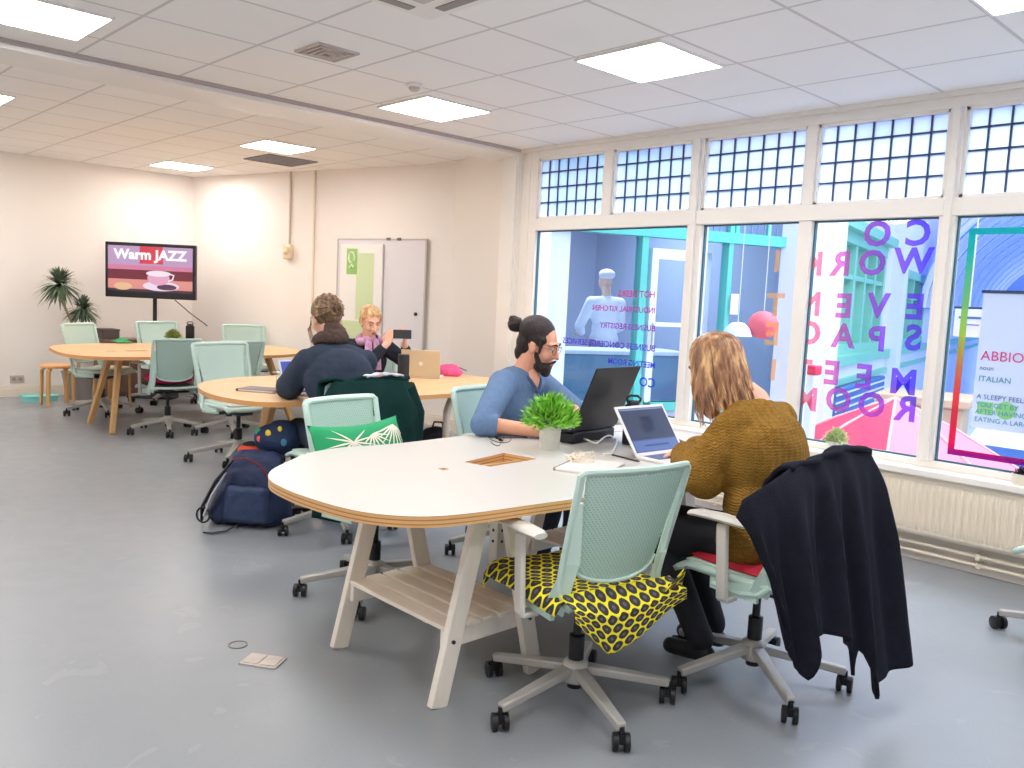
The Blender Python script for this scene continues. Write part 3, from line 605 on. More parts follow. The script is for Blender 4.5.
# ================================================================== FURNITURE
def sheer(name, rgb, hole=True):
    m, nt, b, out = nodes_mat(name); b.inputs['Roughness'].default_value = .45
    tc = N(nt, 'ShaderNodeTexCoord'); s = N(nt, 'ShaderNodeSeparateXYZ'); nt.links.new(tc.outputs['Object'], s.inputs[0])
    P = .0135
    zz = mth(nt, 'DIVIDE', s.outputs[2], P*.62); row = mth(nt, 'FLOOR', zz); off = mth(nt, 'MULTIPLY', mth(nt, 'MODULO', mth(nt, 'ABSOLUTE', row), 2), .5)
    xx = mth(nt, 'ADD', mth(nt, 'DIVIDE', s.outputs[0], P), off)
    fx = mth(nt, 'SUBTRACT', mth(nt, 'FRACT', xx), .5); fz = mth(nt, 'MULTIPLY', mth(nt, 'SUBTRACT', mth(nt, 'FRACT', zz), .5), .62)
    d = mth(nt, 'SQRT', mth(nt, 'ADD', mth(nt, 'MULTIPLY', fx, fx), mth(nt, 'MULTIPLY', fz, fz)))
    h = mth(nt, 'LESS_THAN', d, .23)
    b.inputs['Base Color'].default_value = lin(rgb)
    tr = N(nt, 'ShaderNodeBsdfTransparent'); mx = N(nt, 'ShaderNodeMixShader'); nt.links.new(mth(nt, 'MULTIPLY', h, .8), mx.inputs[0]); nt.links.new(b.outputs[0], mx.inputs[1]); nt.links.new(tr.outputs[0], mx.inputs[2]); nt.links.new(mx.outputs[0], out.inputs[0])
    return m
MINT = (198, 224, 216)
m_mint = mat('mint_plastic', MINT, .38); m_mesh = sheer('perforated_mint_plastic', (188, 218, 209)); m_pale = mat('pale_mint_plastic', (206, 224, 216), .4)
m_armp = mat('light_grey_plastic', (214, 212, 206), .4); m_base = mat('cast_aluminium', (186, 184, 180), .38, .25)
m_blk = mat('black_plastic', (28, 29, 33), .4); m_dk = mat('charcoal_plastic', (56, 60, 66), .5); m_chr = mat('chrome', (200, 200, 205), .15, .95)
BACK_H = .90
def back_pt(u, v):      # u -1..1 across, v 0..1 from bottom to top of the panel
    z = .50 + (BACK_H-.50)*v; hw = .165+.055*v**.8; y = -.195 - .02*sin(v*pi*.7) - .085*v**1.4 + .035*u*u
    return Vector((u*hw, y, z))
def make_chair(label, arms=True, pmesh=None, dark=False, spin=0):
    t = thing('office_chair', label, 'office chair')
    # base
    b = MB(); b.lathe([(.05, .085), (.055, .10), (.045, .15), (.03, .165)])
    for k in range(5):
        a = 2*pi*k/5+pi/2+spin; d = Vector((cos(a), sin(a), 0))
        b.plank(d*.03+Vector((0, 0, .13)), d*.34+Vector((0, 0, .078)), .052, .030, w1=.032)
    obj('star_base', b, m_base, t, bev=.006)
    for k in range(5):
        a = 2*pi*k/5+pi/2+spin; c = Vector((cos(a)*.34, sin(a)*.34, 0)); w = a+.9+k*1.7
        R = Matrix.Rotation(w, 3, 'Z'); cs = MB()
        for s in (-.019, .019):
            n = 16; vs = []
            for x0, rr in ((s-.010, .024), (s-.008, .030), (s+.008, .030), (s+.010, .024)):
                for j in range(n): q = 2*pi*j/n; vs.append(R @ Vector((x0, rr*cos(q), rr*sin(q)+.030)) + c)
            cs.add(vs, [(i*n+j, i*n+(j+1) % n, (i+1)*n+(j+1) % n, (i+1)*n+j) for i in range(3) for j in range(n)]+[tuple(range(n))[::-1], tuple(3*n+j for j in range(n))])
        cs.box(c+Vector((0, 0, .042)), (.02, .03, .03), R); cs.tube([c+Vector((0, 0, .05)), c+Vector((0, 0, .08))], .009, 8)
        obj('caster', cs, m_blk, t)
    obj('gas_column', MB().lathe([(.026, .06), (.028, .16), (.028, .25), (.015, .255), (.015, .37)], n=16), m_blk, t)
    obj('tilt_mechanism', MB().b2((-.06, -.12, .36), (.06, .10, .405)).b2((-.20, -.02, .375), (.20, .03, .395)), m_dk, t, bev=.012)
    def sf(u, v):
        x = (u-.5)*2; y = -.21+.44*v; e = max(0, abs(x)-.8)/.2; f = max(0, v-.82)/.18
        w_ = .225-.02*(1-v)**2; return (x*w_, y, .445 - .012*e*e - .028*f*f + .010*(x*x) - .012*(1-x*x)*sin(pi*min(1, v*1.1)))
    st = obj('seat', MB().grid(sf, 20, 20), m_mint if not dark else m_pale, t, solid=.022)
    obj('seat_pad', MB().grid(lambda u, v: tuple(Vector(sf(.06+.88*u, .06+.86*v))+Vector((0, 0, .015))), 14, 14), m_pale if not dark else m_dk, st, solid=.012)
    pm = pmesh or m_mesh
    def pf(u, v):
        uu = (u-.5)*2; vv = v; lim = 1.0
        if vv < .22: lim = sqrt(max(0.02, 1-((.22-vv)/.22)**2*.62))
        return tuple(back_pt(uu*.93*lim, .03+.94*vv))
    obj('backrest_panel', MB().grid(pf, 20, 28), pm, t, solid=.006)
    fr = MB(); path = []
    for i in range(9): v = i/8; p = back_pt(-1, v*.97+.0); p.x = -(.206+.014*v**.8); path.append(p)
    top = [back_pt(-1+2*i/12, 1.0) for i in range(13)]; top[0] = back_pt(-.95, .995); top[-1] = back_pt(.95, .995)
    right = [Vector((-p.x, p.y, p.z)) for p in reversed(path)]
    lo = [Vector((-.205, .06, .405)), Vector((-.21, -.06, .40)), Vector((-.208, -.135, .415)), Vector((-.195, -.175, .455))]
    full = lo+path+top+right+[Vector((-p.x, p.y, p.z)) for p in reversed(lo)]
    fr.tube(full, [.016]*len(full), 8, flat=.75)
    for s in (-1, 1):
        fr.plank((s*.207, .07, .412), (s*.208, -.13, .418), .05, .016, up=(s, 0, 0), w1=.07); fr.plank((s*.204, -.13, .415), (s*.193, -.205, .60), .07, .014, up=(s*.8, -.6, 0), w1=.045); fr.plank((s*.193, -.205, .59), (s*.206, -.245, .80), .045, .012, up=(s*.5, -.85, 0), w1=.016)
    bot = []
    for i in range(15):
        a = pi*i/14; u = -cos(a)*.93; v = .03+.16*(1-sin(a)**.7) if 0 < i < 14 else .19; bot.append(back_pt(u, v))
    fr.tube(bot, .011, 8, flat=.7)
    obj('backrest_frame', fr, m_mint, t)
    if arms:
        for s in (-1, 1):
            a = MB(); x = s*.262
            a.plank((x, -.02, .375), (x, .0, .65), .045, .020, up=(1, 0, 0)); a.b2((min(s*.20, x), -.045, .365), (max(s*.20, x), .005, .385))
            ar = obj('armrest', a, m_armp if not dark else m_alu, t, bev=.006)
            pts = [(x, -.12, .667), (x, -.09, .67), (x, .0, .673), (x, .10, .670), (x, .14, .662)]
            pd = MB(); pd.tube(pts, [.026, .036, .038, .036, .026], 12, flat=.42); obj('arm_pad', pd, m_armp, ar)
    return t
def place(t, x, y, fx, fy): t.location = (x, y, 0); t.rotation_euler = (0, 0, atan2(-fx, fy))
def fang(fx, fy): return atan2(-fx, fy)
GR = 'mint mesh office chairs around the three tables'
I_ = make_chair('mint office chair with a yellow patterned cloth on its seat, front centre', spin=.45); I_['group'] = GR; place(I_, -1.90, 2.19, -.98, .19)
J_ = dup(I_, (-1.60, 2.88, 0), fang(-1, .05), 'mint office chair under the long black coat, front right', GR)
H_ = make_chair('mint office chair with green palm leaf cushion, behind the near end of the white table', arms=False, spin=.3); H_['group'] = GR; place(H_, -3.24, 2.25, .98, .16)
G_ = dup(I_, (-3.37, 3.24, 0), fang(.98, .12), 'mint office chair of the bearded person in blue', GR)
K_ = dup(H_, (-4.30, 2.70, 0), fang(-1, .05), 'mint office chair under the dark green coat at the oak table', GR)
R_ = dup(I_, (-.82, 4.30, 0), fang(-.989, .15), 'office chair cut by the right edge, only its base and caster in view', GR)
F_ = make_chair('pale mint office chair without arms at the near end of the middle oak table', arms=False, pmesh=mat('solid_mint_plastic', (196, 222, 214), .5), spin=.5); F_['group'] = GR; place(F_, -6.48, 3.12, .98, .14); F_.scale = (1.14, 1.05, 1.04)
B_ = make_chair('mint office chair with a pink seat cushion in front of the far oak table', pmesh=mat('grey_mint_mesh', (172, 198, 190), .55), dark=True, spin=.35); B_['group'] = GR; place(B_, -8.0, 3.14, -1, .04)
A_ = dup(F_, (-9.47, 3.02, 0), fang(.8, .6), 'mint office chair at the left end of the far table beside the wooden stool', GR)
C_ = dup(F_, (-10.1, 3.95, 0), fang(1, .05), 'mint office chair directly under the television, behind the far table', GR)
D_ = dup(B_, (-7.72, 3.62, 0), fang(-1, .02), 'dark topped mint office chair between the two oak tables', GR)
E_ = dup(F_, (-9.55, 4.72, 0), fang(.97, -.2), 'mint office chair at the right end of the far oak table by the back wall', GR)
L_ = dup(B_, (-6.35, 4.35, 0), fang(.9, -.5), 'office chair of the blonde person, mostly hidden behind the middle table', GR)
for c_ in [o for o in bpy.data.objects if o.parent == J_ and o.name.split('.')[0] in ('star_base', 'caster')]: c_.rotation_euler.z = -.42
for c_ in [o for o in bpy.data.objects if o.parent == R_ and o.name.split('.')[0] in ('star_base', 'caster')]: c_.rotation_euler.z = -.30
# ------------------------------------------------ tables
def wood(name, a, b_, sc=(1, 12, 1), rough=.45):
    m, nt, bb, out = nodes_mat(name); tc = N(nt, 'ShaderNodeTexCoord'); mp = N(nt, 'ShaderNodeMapping'); mp.inputs['Scale'].default_value = sc; nt.links.new(tc.outputs['Object'], mp.inputs[0])
    n = N(nt, 'ShaderNodeTexNoise'); n.inputs['Scale'].default_value = 6; n.inputs['Detail'].default_value = 6; n.inputs['Distortion'].default_value = .6; nt.links.new(mp.outputs[0], n.inputs['Vector'])
    nt.links.new(mixc(nt, n.outputs['Fac'], lin(a), lin(b_)), bb.inputs['Base Color']); bb.inputs['Roughness'].default_value = rough; return m
m_oak = wood('pale_oak', (214, 170, 118), (240, 205, 158), (8, 1, 1)); m_oakleg = wood('golden_oak', (196, 148, 90), (226, 182, 122), (12, 12, 1))
m_wash = wood('whitewashed_pine', (238, 231, 218), (252, 247, 238), (6, 6, 1.5), .5); m_slat = wood('worn_whitewash', (234, 222, 206), (250, 244, 234), (1.5, 14, 6), .6)
m_lam, nt, b, out = nodes_mat('white_laminate'); b.inputs['Base Color'].default_value = lin((208, 205, 201)); b.inputs['Roughness'].default_value = .28; b.inputs['Specular IOR Level'].default_value = .35
m_ply, nt, b, out = nodes_mat('birch_ply_edge'); tc = N(nt, 'ShaderNodeTexCoord'); s = N(nt, 'ShaderNodeSeparateXYZ'); nt.links.new(tc.outputs['Object'], s.inputs[0])
f_ = mth(nt, 'FRACT', mth(nt, 'DIVIDE', s.outputs[2], .0135)); g_ = mth(nt, 'GREATER_THAN', f_, .7); nt.links.new(mixc(nt, g_, lin((222, 176, 118)), lin((176, 120, 70))), b.inputs['Base Color']); b.inputs['Roughness'].default_value = .5
def slab(name, outer, holes, z0, z1, mats, parent):
    bm = bmesh.new(); loops = [outer]+holes; es = []; vl = []
    for lp in loops:
        vs = [bm.verts.new((x, y, z1)) for x, y in lp]; vl.append(vs)
        es += [bm.edges.new((vs[i], vs[(i+1) % len(vs)])) for i in range(len(vs))]
    r = bmesh.ops.triangle_fill(bm, use_beauty=True, edges=es); faces = [f for f in bm.faces]
    for f in faces: f.material_index = 0
    d = bmesh.ops.duplicate(bm, geom=faces+[e for e in bm.edges]+[v for v in bm.verts]); 
    nv_ = [g for g in d['geom'] if isinstance(g, bmesh.types.BMVert)]; nf = [g for g in d['geom'] if isinstance(g, bmesh.types.BMFace)]
    bmesh.ops.translate(bm, verts=nv_, vec=(0, 0, z0-z1))
    for f in nf: f.material_index = 1
    for vs in vl:
        lo = [bm.verts.new((v.co.x, v.co.y, z0)) for v in vs]; hi = [bm.verts.new(v.co) for v in vs]; k = len(vs)
        for i in range(k): f = bm.faces.new((hi[i], hi[(i+1) % k], lo[(i+1) % k], lo[i])); f.material_index = 1
    bmesh.ops.remove_doubles(bm, verts=bm.verts, dist=1e-5)
    bmesh.ops.recalc_face_normals(bm, faces=bm.faces); me = bpy.data.meshes.new(name); bm.to_mesh(me); bm.free()
    return put(name, me, mats, parent, smooth=True)
TX, TY = -2.5, 2.85
nt_ = thing('trestle_table', 'long white topped table with plywood edge on whitewashed trestles', 'table', (TX, TY, 0))
near_end = [(-3.10, 2.30), (-3.135, 2.0), (-3.09, 1.80), (-2.99, 1.66), (-2.86, 1.51), (-2.72, 1.43), (-2.55, 1.405), (-2.38, 1.41), (-2.22, 1.435), (-2.10, 1.49), (-2.01, 1.59), (-1.965, 1.74), (-1.935, 2.0), (-1.90, 2.3), (-1.85, 2.7)]
far_e = [(-1.86, 3.2), (-1.92, 3.45), (-1.99, 3.62), (-2.12, 3.76), (-2.35, 3.85), (-2.65, 3.85), (-2.9, 3.77), (-3.07, 3.6), (-3.13, 3.4), (-3.15, 3.0)]
outer = [(x-TX, y-TY) for x, y in smooth_poly(near_end+far_e, 5)]
slot = [(x-TX, y-TY) for x, y in [(-2.613, 2.245), (-2.485, 2.275), (-2.505, 2.56), (-2.68, 2.53)]]
sq = [(x-TX, y-TY) for x, y in [(-2.562, 2.065), (-2.53, 2.065), (-2.53, 2.097), (-2.562, 2.097)]]
slab('tabletop', outer, [slot, sq], .704, .74, [m_lam, m_ply], nt_)
obj('cable_tray', MB().b2((-2.72-TX, 2.2-TY, .655), (-2.44-TX, 2.6-TY, .665)).b2((-2.72-TX, 2.2-TY, .665), (-2.70-TX, 2.6-TY, .704)).b2((-2.46-TX, 2.2-TY, .665), (-2.44-TX, 2.6-TY, .704)).b2((-2.57-TX, 2.05-TY, .68), (-2.52-TX, 2.11-TY, .69)), mat('bare_ply', (206, 164, 112), .6), nt_, smooth=False)
obj('divider', MB().b2((-2.605-TX, 2.25-TY, .665), (-2.59-TX, 2.55-TY, .72)), mat('bare_ply', (0, 0, 0)), nt_, smooth=False)
def trestle(yc, xs_, holes=False):
    for x in xs_:
        for s in (-1, 1):
            mb = MB().plank((x-TX, yc+s*.235-TY, -.0), (x-TX, yc+s*.06-TY, .704), .03, .072, up=(0, 1, 0))
            lg_ = obj('trestle_leg', mb, m_wash, nt_, smooth=False, bev=.004)
            k = .28; y = s*.235*(1-k)+s*.06*k; q = obj('bolt', MB().lathe([(.007, -.022 if x < -2.5 else .0), (.007, .0 if x < -2.5 else .022)], (x-TX, yc+y-TY, .704*k+.03), 8, axis='x'), m_dk, lg_)
        obj('trestle_rail', MB().b2((x-TX-.012+(.028 if x < -2.5 else -.028), yc-.20-TY, .19), (x-TX+.012+(.028 if x < -2.5 else -.028), yc+.20-TY, .255)), m_wash, nt_, bev=.003)
        obj('top_rail', MB().b2((x-TX-.015, yc-.16-TY, .655), (x-TX+.015, yc+.16-TY, .704)), m_wash, nt_, bev=.003)
    for k in range(5):
        y = yc-.165+.0825*k; obj('shelf_slat', MB().b2((xs_[0]-TX+.0, y-.034-TY, .255), (xs_[1]-TX-.0, y+.034-TY, .272)), m_slat, nt_, bev=.003)
trestle(2.02, (-2.80, -2.17)); trestle(3.10, (-2.86, -2.16))
ps = MB().b2((-2.98-TX, 2.74-TY, .12), (-2.92-TX, 2.80-TY, .704)); pst = obj('adjusting_post', ps, m_wash, nt_, bev=.004)
obj('peg_hole', MB().b2((0, 0, 0), (.001, .001, .001)), m_blk, pst) if False else None
hl = MB()
for k in range(7): hl.tube([(-2.925-TX, 2.77-TY, .24+.055*k), (-2.918-TX, 2.77-TY, .24+.055*k)], .008, 8); hl.tube([(-2.95-TX, 2.741-TY, .24+.055*k), (-2.95-TX, 2.738-TY, .24+.055*k)], .008, 8)
obj('peg_holes', hl, m_dk, pst)
def oak_table(label, pts, loc, legs, metal=()):
    t = thing('oak_table', label, 'table', loc, 0, 'oval oak tables'); o = [(x-loc[0], y-loc[1]) for x, y in smooth_poly(pts, 5)]
    slab('tabletop', o, [], .71, .74, [m_oak, mat('oak_edge', (212, 156, 98), .5)], t)
    for (x0, y0, x1, y1) in legs: obj('leg', MB().plank((x0-loc[0], y0-loc[1], 0), (x1-loc[0], y1-loc[1], .71), .05, .045, up=(0, 1, 0), w1=.085), m_oakleg, t, smooth=False, bev=.006)
    for (x, y) in metal: obj('metal_leg', MB().tube([(x-loc[0], y-loc[1], 0), (x-loc[0], y-loc[1], .6), (x-.02-loc[0], y-loc[1]+.05, .68), (x-.08-loc[0], y-loc[1]+.18, .70)], .026, 10), mat('taupe_metal', (196, 184, 170), .4), t)
    xs2 = [p[0] for p in legs]; return t
mid_pts = [(-5.66, 2.44), (-5.35, 2.31), (-5.02, 2.26), (-4.75, 2.30), (-4.60, 2.40), (-4.545, 2.60), (-4.53, 3.0), (-4.53, 3.6), (-4.56, 4.2), (-4.66, 4.6), (-4.9, 4.80), (-5.3, 4.82), (-5.75, 4.72), (-5.95, 4.4), (-6.02, 3.6), (-5.98, 3.0), (-5.86, 2.66)]
mt = oak_table('middle oak table with a laptop, black speaker and pink pouch on it', mid_pts, (-5.25, 3.55, 0), [(-5.55, 2.78, -5.2, 2.75), (-5.95, 3.0, -5.6, 2.95)], [(-4.66, 3.82), (-4.75, 4.42), (-5.8, 4.3)])
far_pts = [(-9.15, 2.43), (-8.80, 2.36), (-8.40, 2.32), (-8.05, 2.38), (-7.86, 2.60), (-7.78, 3.0), (-7.76, 3.6), (-7.84, 4.2), (-8.05, 4.55), (-8.4, 4.76), (-8.9, 4.82), (-9.3, 4.72), (-9.5, 4.4), (-9.58, 3.6), (-9.55, 2.95), (-9.4, 2.6)]
ft = oak_table('far oak table on the left, below the television', far_pts, (-8.65, 3.55, 0), [(-8.86, 2.71, -8.55, 2.80), (-8.13, 2.68, -8.30, 2.80), (-8.9, 4.5, -8.6, 4.3), (-8.1, 4.5, -8.3, 4.3)])
obj('cable_slot', MB().b2((.1, -.62, .7395), (.2, -.42, .7415)).b2((.12, -.8, .7395), (.18, -.72, .7415)), mat('slot_wood', (186, 138, 90), .6), ft, smooth=False)
# wooden stool against the left wall
st = thing('wooden_stool', 'bentwood stool with a round orange seat against the left wall', 'stool', (-10.25, 2.80, 0), 0)
obj('seat', MB().lathe([(.001, .425), (.17, .425), (.178, .435), (.178, .45), (.17, .458), (.001, .458)], n=28), wood('orange_birch', (226, 160, 100), (240, 184, 128)), st)
for k in range(4):
    a = pi/4+k*pi/2; c, s = cos(a), sin(a); obj('leg', MB().plank((c*.185, s*.185, 0), (c*.175, s*.175, .39), .045, .022, up=(c, s, 0)).plank((c*.175, s*.175, .385), (c*.13, s*.13, .423), .045, .022, up=(c, s, 0)), m_oakleg, st, smooth=False, bev=.005)
st2 = dup(st, (-9.85, 3.25, 0), .6, 'bentwood stool half hidden behind the chair at the left end of the far table', 'bentwood stools'); st['group'] = 'bentwood stools'
tr_ = thing('tray', 'turquoise plastic tray on the floor under the stool', 'tray', (-10.70, 2.73, 0), pi/2)
obj('basin', MB().prism([(x*.17, y*.12) for x, y in [(-1, -.8), (-.8, -1), (.8, -1), (1, -.8), (1, .8), (.8, 1), (-.8, 1), (-1, .8)]], 0, .06), mat('turquoise_plastic', (140, 222, 218), .4), tr_, bev=.008)
obj('rim', MB().tube([(x*.175, y*.125, .062) for x, y in [(-1, -.8), (-.8, -1), (.8, -1), (1, -.8), (1, .8), (.8, 1), (-.8, 1), (-1, .8), (-1, -.8)]], .008, 6), mat('turquoise_plastic', (0, 0, 0)), tr_)
# low cabinet under the television
cb = thing('low_cabinet', 'dark brown low media cabinet below the television', 'cabinet', (-10.96, 4.05, 0), pi/2)
m_brn = wood('brown_veneer', (112, 84, 76), (138, 106, 94), (1, 8, 1)); obj('body', MB().b2((-.60, -.17, 0), (.62, .17, .70)), m_brn, cb, bev=.006)
for x in (-.30, .32): d_ = obj('door', MB().b2((x-.29, -.185, .04), (x+.29, -.17, .66)), m_brn, cb, bev=.003); obj('handle', MB().tube([(x, -.20, .3), (x, -.20, .42)], .006, 6), m_chr, d_)
bx = thing('storage_box', 'small dark box on the cabinet left of the television pole', 'box', (-10.95, 3.56, .70), pi/2); obj('body', MB().b2((-.10, -.12, 0), (.10, .12, .10)), mat('box_dark', (96, 82, 82), .6), bx, bev=.006); obj('lid', MB().b2((-.105, -.125, .10), (.105, .125, .12)), mat('box_dark', (0, 0, 0)), bx, bev=.004)
gc = thing('green_cloth', 'crumpled bright green cloth on the far table near its cable slot', 'cloth', at(122, 343, .74)); rr = random.Random(3)
gm = MB(); gm.grid(lambda u, v: ((u-.5)*.22, (v-.5)*.16, .015+.045*abs(sin(u*7+v*5))*sin(pi*u)*sin(pi*v)), 16, 14); obj('fabric', gm, mat('bright_green_cloth', (60, 170, 110), .7), gc, solid=.006)
# television
tv = thing('television', 'flat black television on a floor pole showing a cup of coffee', 'television', (0, 0, 0), atan2(CR.y, CR.x))
tc_ = atX(151, 271, -10.50); tv.location = (tc_.x, tc_.y, 0); W, Hh = .545, .33; zc = tc_.z
obj('casing', MB().b2((-W, -.02, zc-Hh), (W, .04, zc+Hh)), mat('tv_casing', (40, 42, 48), .3), tv, bev=.008)
sx, sz0, sz1 = W-.035, zc-Hh+.075, zc+Hh-.04
def scr(name, a, b_, col, s=.9, y=-.0215, ell=None, rx=0, rz=0):
    mb = MB()
    if ell: n = 28; mb.add([(a+rx*cos(2*pi*i/n), y, b_+rz*sin(2*pi*i/n)) for i in range(n)], [tuple(range(n))])
    else: mb.add([(a[0], y, a[1]), (b_[0], y, a[1]), (b_[0], y, b_[1]), (a[0], y, b_[1])], [(0, 1, 2, 3)])
    return obj(name, mb, emis('screen_'+'_'.join(map(str, col)), col, s), tv_s, smooth=False)
tv_s = obj('screen', MB().b2((-sx, -.0208, sz0), (sx, -.0195, sz1)), emis('screen_base', (120, 40, 60), .8), tv, smooth=False)
hh = sz1-sz0
scr('picture_band', (-sx, sz0+hh*.58), (sx, sz1), (196, 160, 200)); scr('picture_band', (-sx*.25, sz0+hh*.62), (sx*.3, sz1), (225, 60, 80), y=-.0218); scr('picture_band', (-sx, sz0+hh*.48), (sx, sz0+hh*.58), (220, 130, 165), y=-.0218)
scr('picture_band', (-sx, sz0+hh*.27), (sx, sz0+hh*.5), (120, 35, 55), y=-.0216); scr('picture_band', (-sx, sz0), (sx, sz0+hh*.27), (232, 150, 140), y=-.0217); scr('picture_band', (-sx, sz0+.0), (sx, sz0+hh*.06), (70, 45, 60), y=-.0219)
scr('saucer', .13, sz0+.075, (245, 225, 245), y=-.0221, ell=1, rx=.22, rz=.058); scr('cup_shadow', .20, sz0+.065, (90, 50, 80), y=-.0222, ell=1, rx=.12, rz=.035)
scr('cup', .10, sz0+.17, (235, 170, 200), y=-.0223, ell=1, rx=.135, rz=.085); scr('cup_rim', .10, sz0+.225, (250, 235, 245), y=-.0224, ell=1, rx=.15, rz=.035); scr('cookie', -.33, sz0+.06, (240, 195, 150), y=-.0222, ell=1, rx=.11, rz=.045)
obj('cup_handle', MB().tube([(.23, -.0225, sz0+.23), (.285, -.0225, sz0+.21), (.27, -.0225, sz0+.16), (.22, -.0225, sz0+.14)], .010, 6), emis('screen_250_235_245', (250, 235, 245), .9), tv_s)
me = text_mesh('Warm JAZZ', .160, 0, 'CENTER', .006)
for v in me.vertices: v.co = (v.co.x*1.06, -.0232, v.co.y+sz1-.105)
put('caption', me, emis('screen_white', (250, 250, 255), 1.1), tv_s, smooth=False)
scr('channel_mark', (sx-.13, sz1+.005), (sx-.02, sz1+.018), (240, 200, 160), s=.6, y=-.0212) if False else None
obj('pole', MB().tube([(.02, .07, .03), (.02, .07, zc)], .024, 10), mat('tv_pole', (36, 38, 44), .4), tv); obj('mount', MB().b2((-.12, .04, zc-.15), (.16, .07, zc+.15)), mat('tv_pole', (0, 0, 0)), tv, bev=.004); obj('floor_plate', MB().b2((-.25, -.10, 0), (.29, .16, .03)), mat('tv_pole', (0, 0, 0)), tv, bev=.01)
cbl = tag(obj('power_cable', MB().tube([atX(175, 300, -10.72), atX(190, 313, -10.75), atX(205, 324, -10.85), atX(218, 335, -10.95)], .007, 6), mat('cable_brown', (110, 84, 84), .5)), 'thin dark cable running diagonally down from the television to the cabinet', 'cable')
# dragon tree
dt = thing('dragon_tree', 'tall potted dragon tree with two spiky crowns beside the television', 'potted plant', (-10.72, 3.15, 0))
obj('pot', MB().lathe([(.001, 0), (.13, 0), (.17, .30), (.185, .32), (.175, .33), (.16, .30), (.001, .29)], n=24), mat('grey_pot', (150, 146, 142), .6), dt)
c1 = atX(83, 309, -10.72)-dt.location; c2 = atX(60, 292, -10.72)-dt.location
sm = MB(); sm.tube([(0, 0, .28), (.01, .02, .6), (c1.x, c1.y, c1.z-.08), c1], [.022, .02, .018, .015], 8); sm.tube([(.01, .0, .7), (c2.x+.02, c2.y+.10, c2.z-.30), (c2.x, c2.y+.02, c2.z-.1), c2], [.016, .015, .014, .012], 8); obj('stem', sm, mat('cane_bark', (170, 150, 120), .8), dt)
def spiky(c, L, n, seed, up=.3):
    rr = random.Random(seed); mb = MB()
    for k in range(n):
        a = rr.uniform(0, 2*pi); e = rr.uniform(-.7, 1.5); l = L*rr.uniform(.7, 1.1); d = Vector((cos(a)*cos(e), sin(a)*cos(e), sin(e)+up*.3)); sd = Vector((-sin(a), cos(a), 0)); pts = []
        for i in range(6):
            t = i/5; p = c + d*l*t + Vector((0, 0, -l*.42*t*t)); wv = .013*(1-t)**.6*(0.6+1.2*min(t*3, 1))*.9; pts += [p-sd*wv, p+sd*wv]
        mb.add(pts, [(2*i, 2*i+1, 2*i+3, 2*i+2) for i in range(5)])
    return mb
m_leaf = mat('dragon_leaf', (96, 116, 92), .5, var=.3, scale=9)
obj('crown', spiky(c2+Vector((0, 0, .08)), .31, 230, 1), m_leaf, dt, smooth=False); obj('crown', spiky(c1+Vector((0, 0, .0)), .25, 170, 2), m_leaf, dt, smooth=False)
# ================================================================== PEOPLE
def frame(fwd, up=(0, 0, 1)):
    f = Vector(fwd).normalized(); u = Vector(up); r = f.cross(u).normalized(); u = r.cross(f).normalized()
    return Matrix((r, f, u)).transposed()          # columns: right, forward, up
def head_prims(mb, c, R, s=1, fem=0):
    c = Vector(c); g = lambda x, y, z: c + R @ (Vector((x, y, z))*s)
    e = lambda p, r: mb.ell(g(*p), tuple(q*s for q in r), R, 20, 14)
    e((0, -.015, .035), (.073, .092, .088)); e((0, .02, -.02), (.061, .068, .085)); e((0, .036, -.075), (.044-.004*fem, .046, .038)); e((0, .066, -.098), (.018, .017, .016))
    mb.cap(g(0, .086, .020), .008*s, g(0, .108, -.026), .0115*s)
    for q in (-1, 1):
        e((q*.011, .096, -.031), (.008, .009, .007)); e((q*.036, .058, -.028), (.024, .026, .026)); e((q*.075, -.006, -.006), (.009, .019, .031)); e((q*.078, -.014, .012), (.007, .010, .016))
        mb.cap(g(q*.014, .084, .034), .009*s, g(q*.042, .070, .034), .009*s)
    e((0, .086, -.056), (.020, .009, .006)); e((0, .084, -.067), (.018, .009, .007))
def face_parts(par, c, R, s, m_brow, m_lip, look=0):
    c = Vector(c); g = lambda x, y, z: c + R @ (Vector((x, y, z))*s)
    for q in (-1, 1):
        ey = obj('eye', MB().ell(g(q*.031, .073, .010), .0128*s), mat('eye_white', (236, 232, 228), .2), par)
        obj('iris', MB().ell(g(q*.031+look, .0815, .006), .0062*s), mat('iris_brown', (62, 44, 34), .2), ey)
        obj('eyelid', MB().ell(g(q*.031, .0735, .0165), (.0155*s, .0135*s, .0085*s), R), mat('lid_skin', (214, 160, 136), .5), ey)
        obj('eyebrow', MB().tube([g(q*.013, .094, .033), g(q*.030, .091, .040), g(q*.048, .078, .034)], [.0045*s, .0048*s, .002*s], 6), m_brow, par)
    obj('lips', MB().ell(g(0, .0915, -.0565), (.021*s, .008*s, .0048*s), R).ell(g(0, .090, -.066), (.018*s, .008*s, .0055*s), R), m_lip, par)
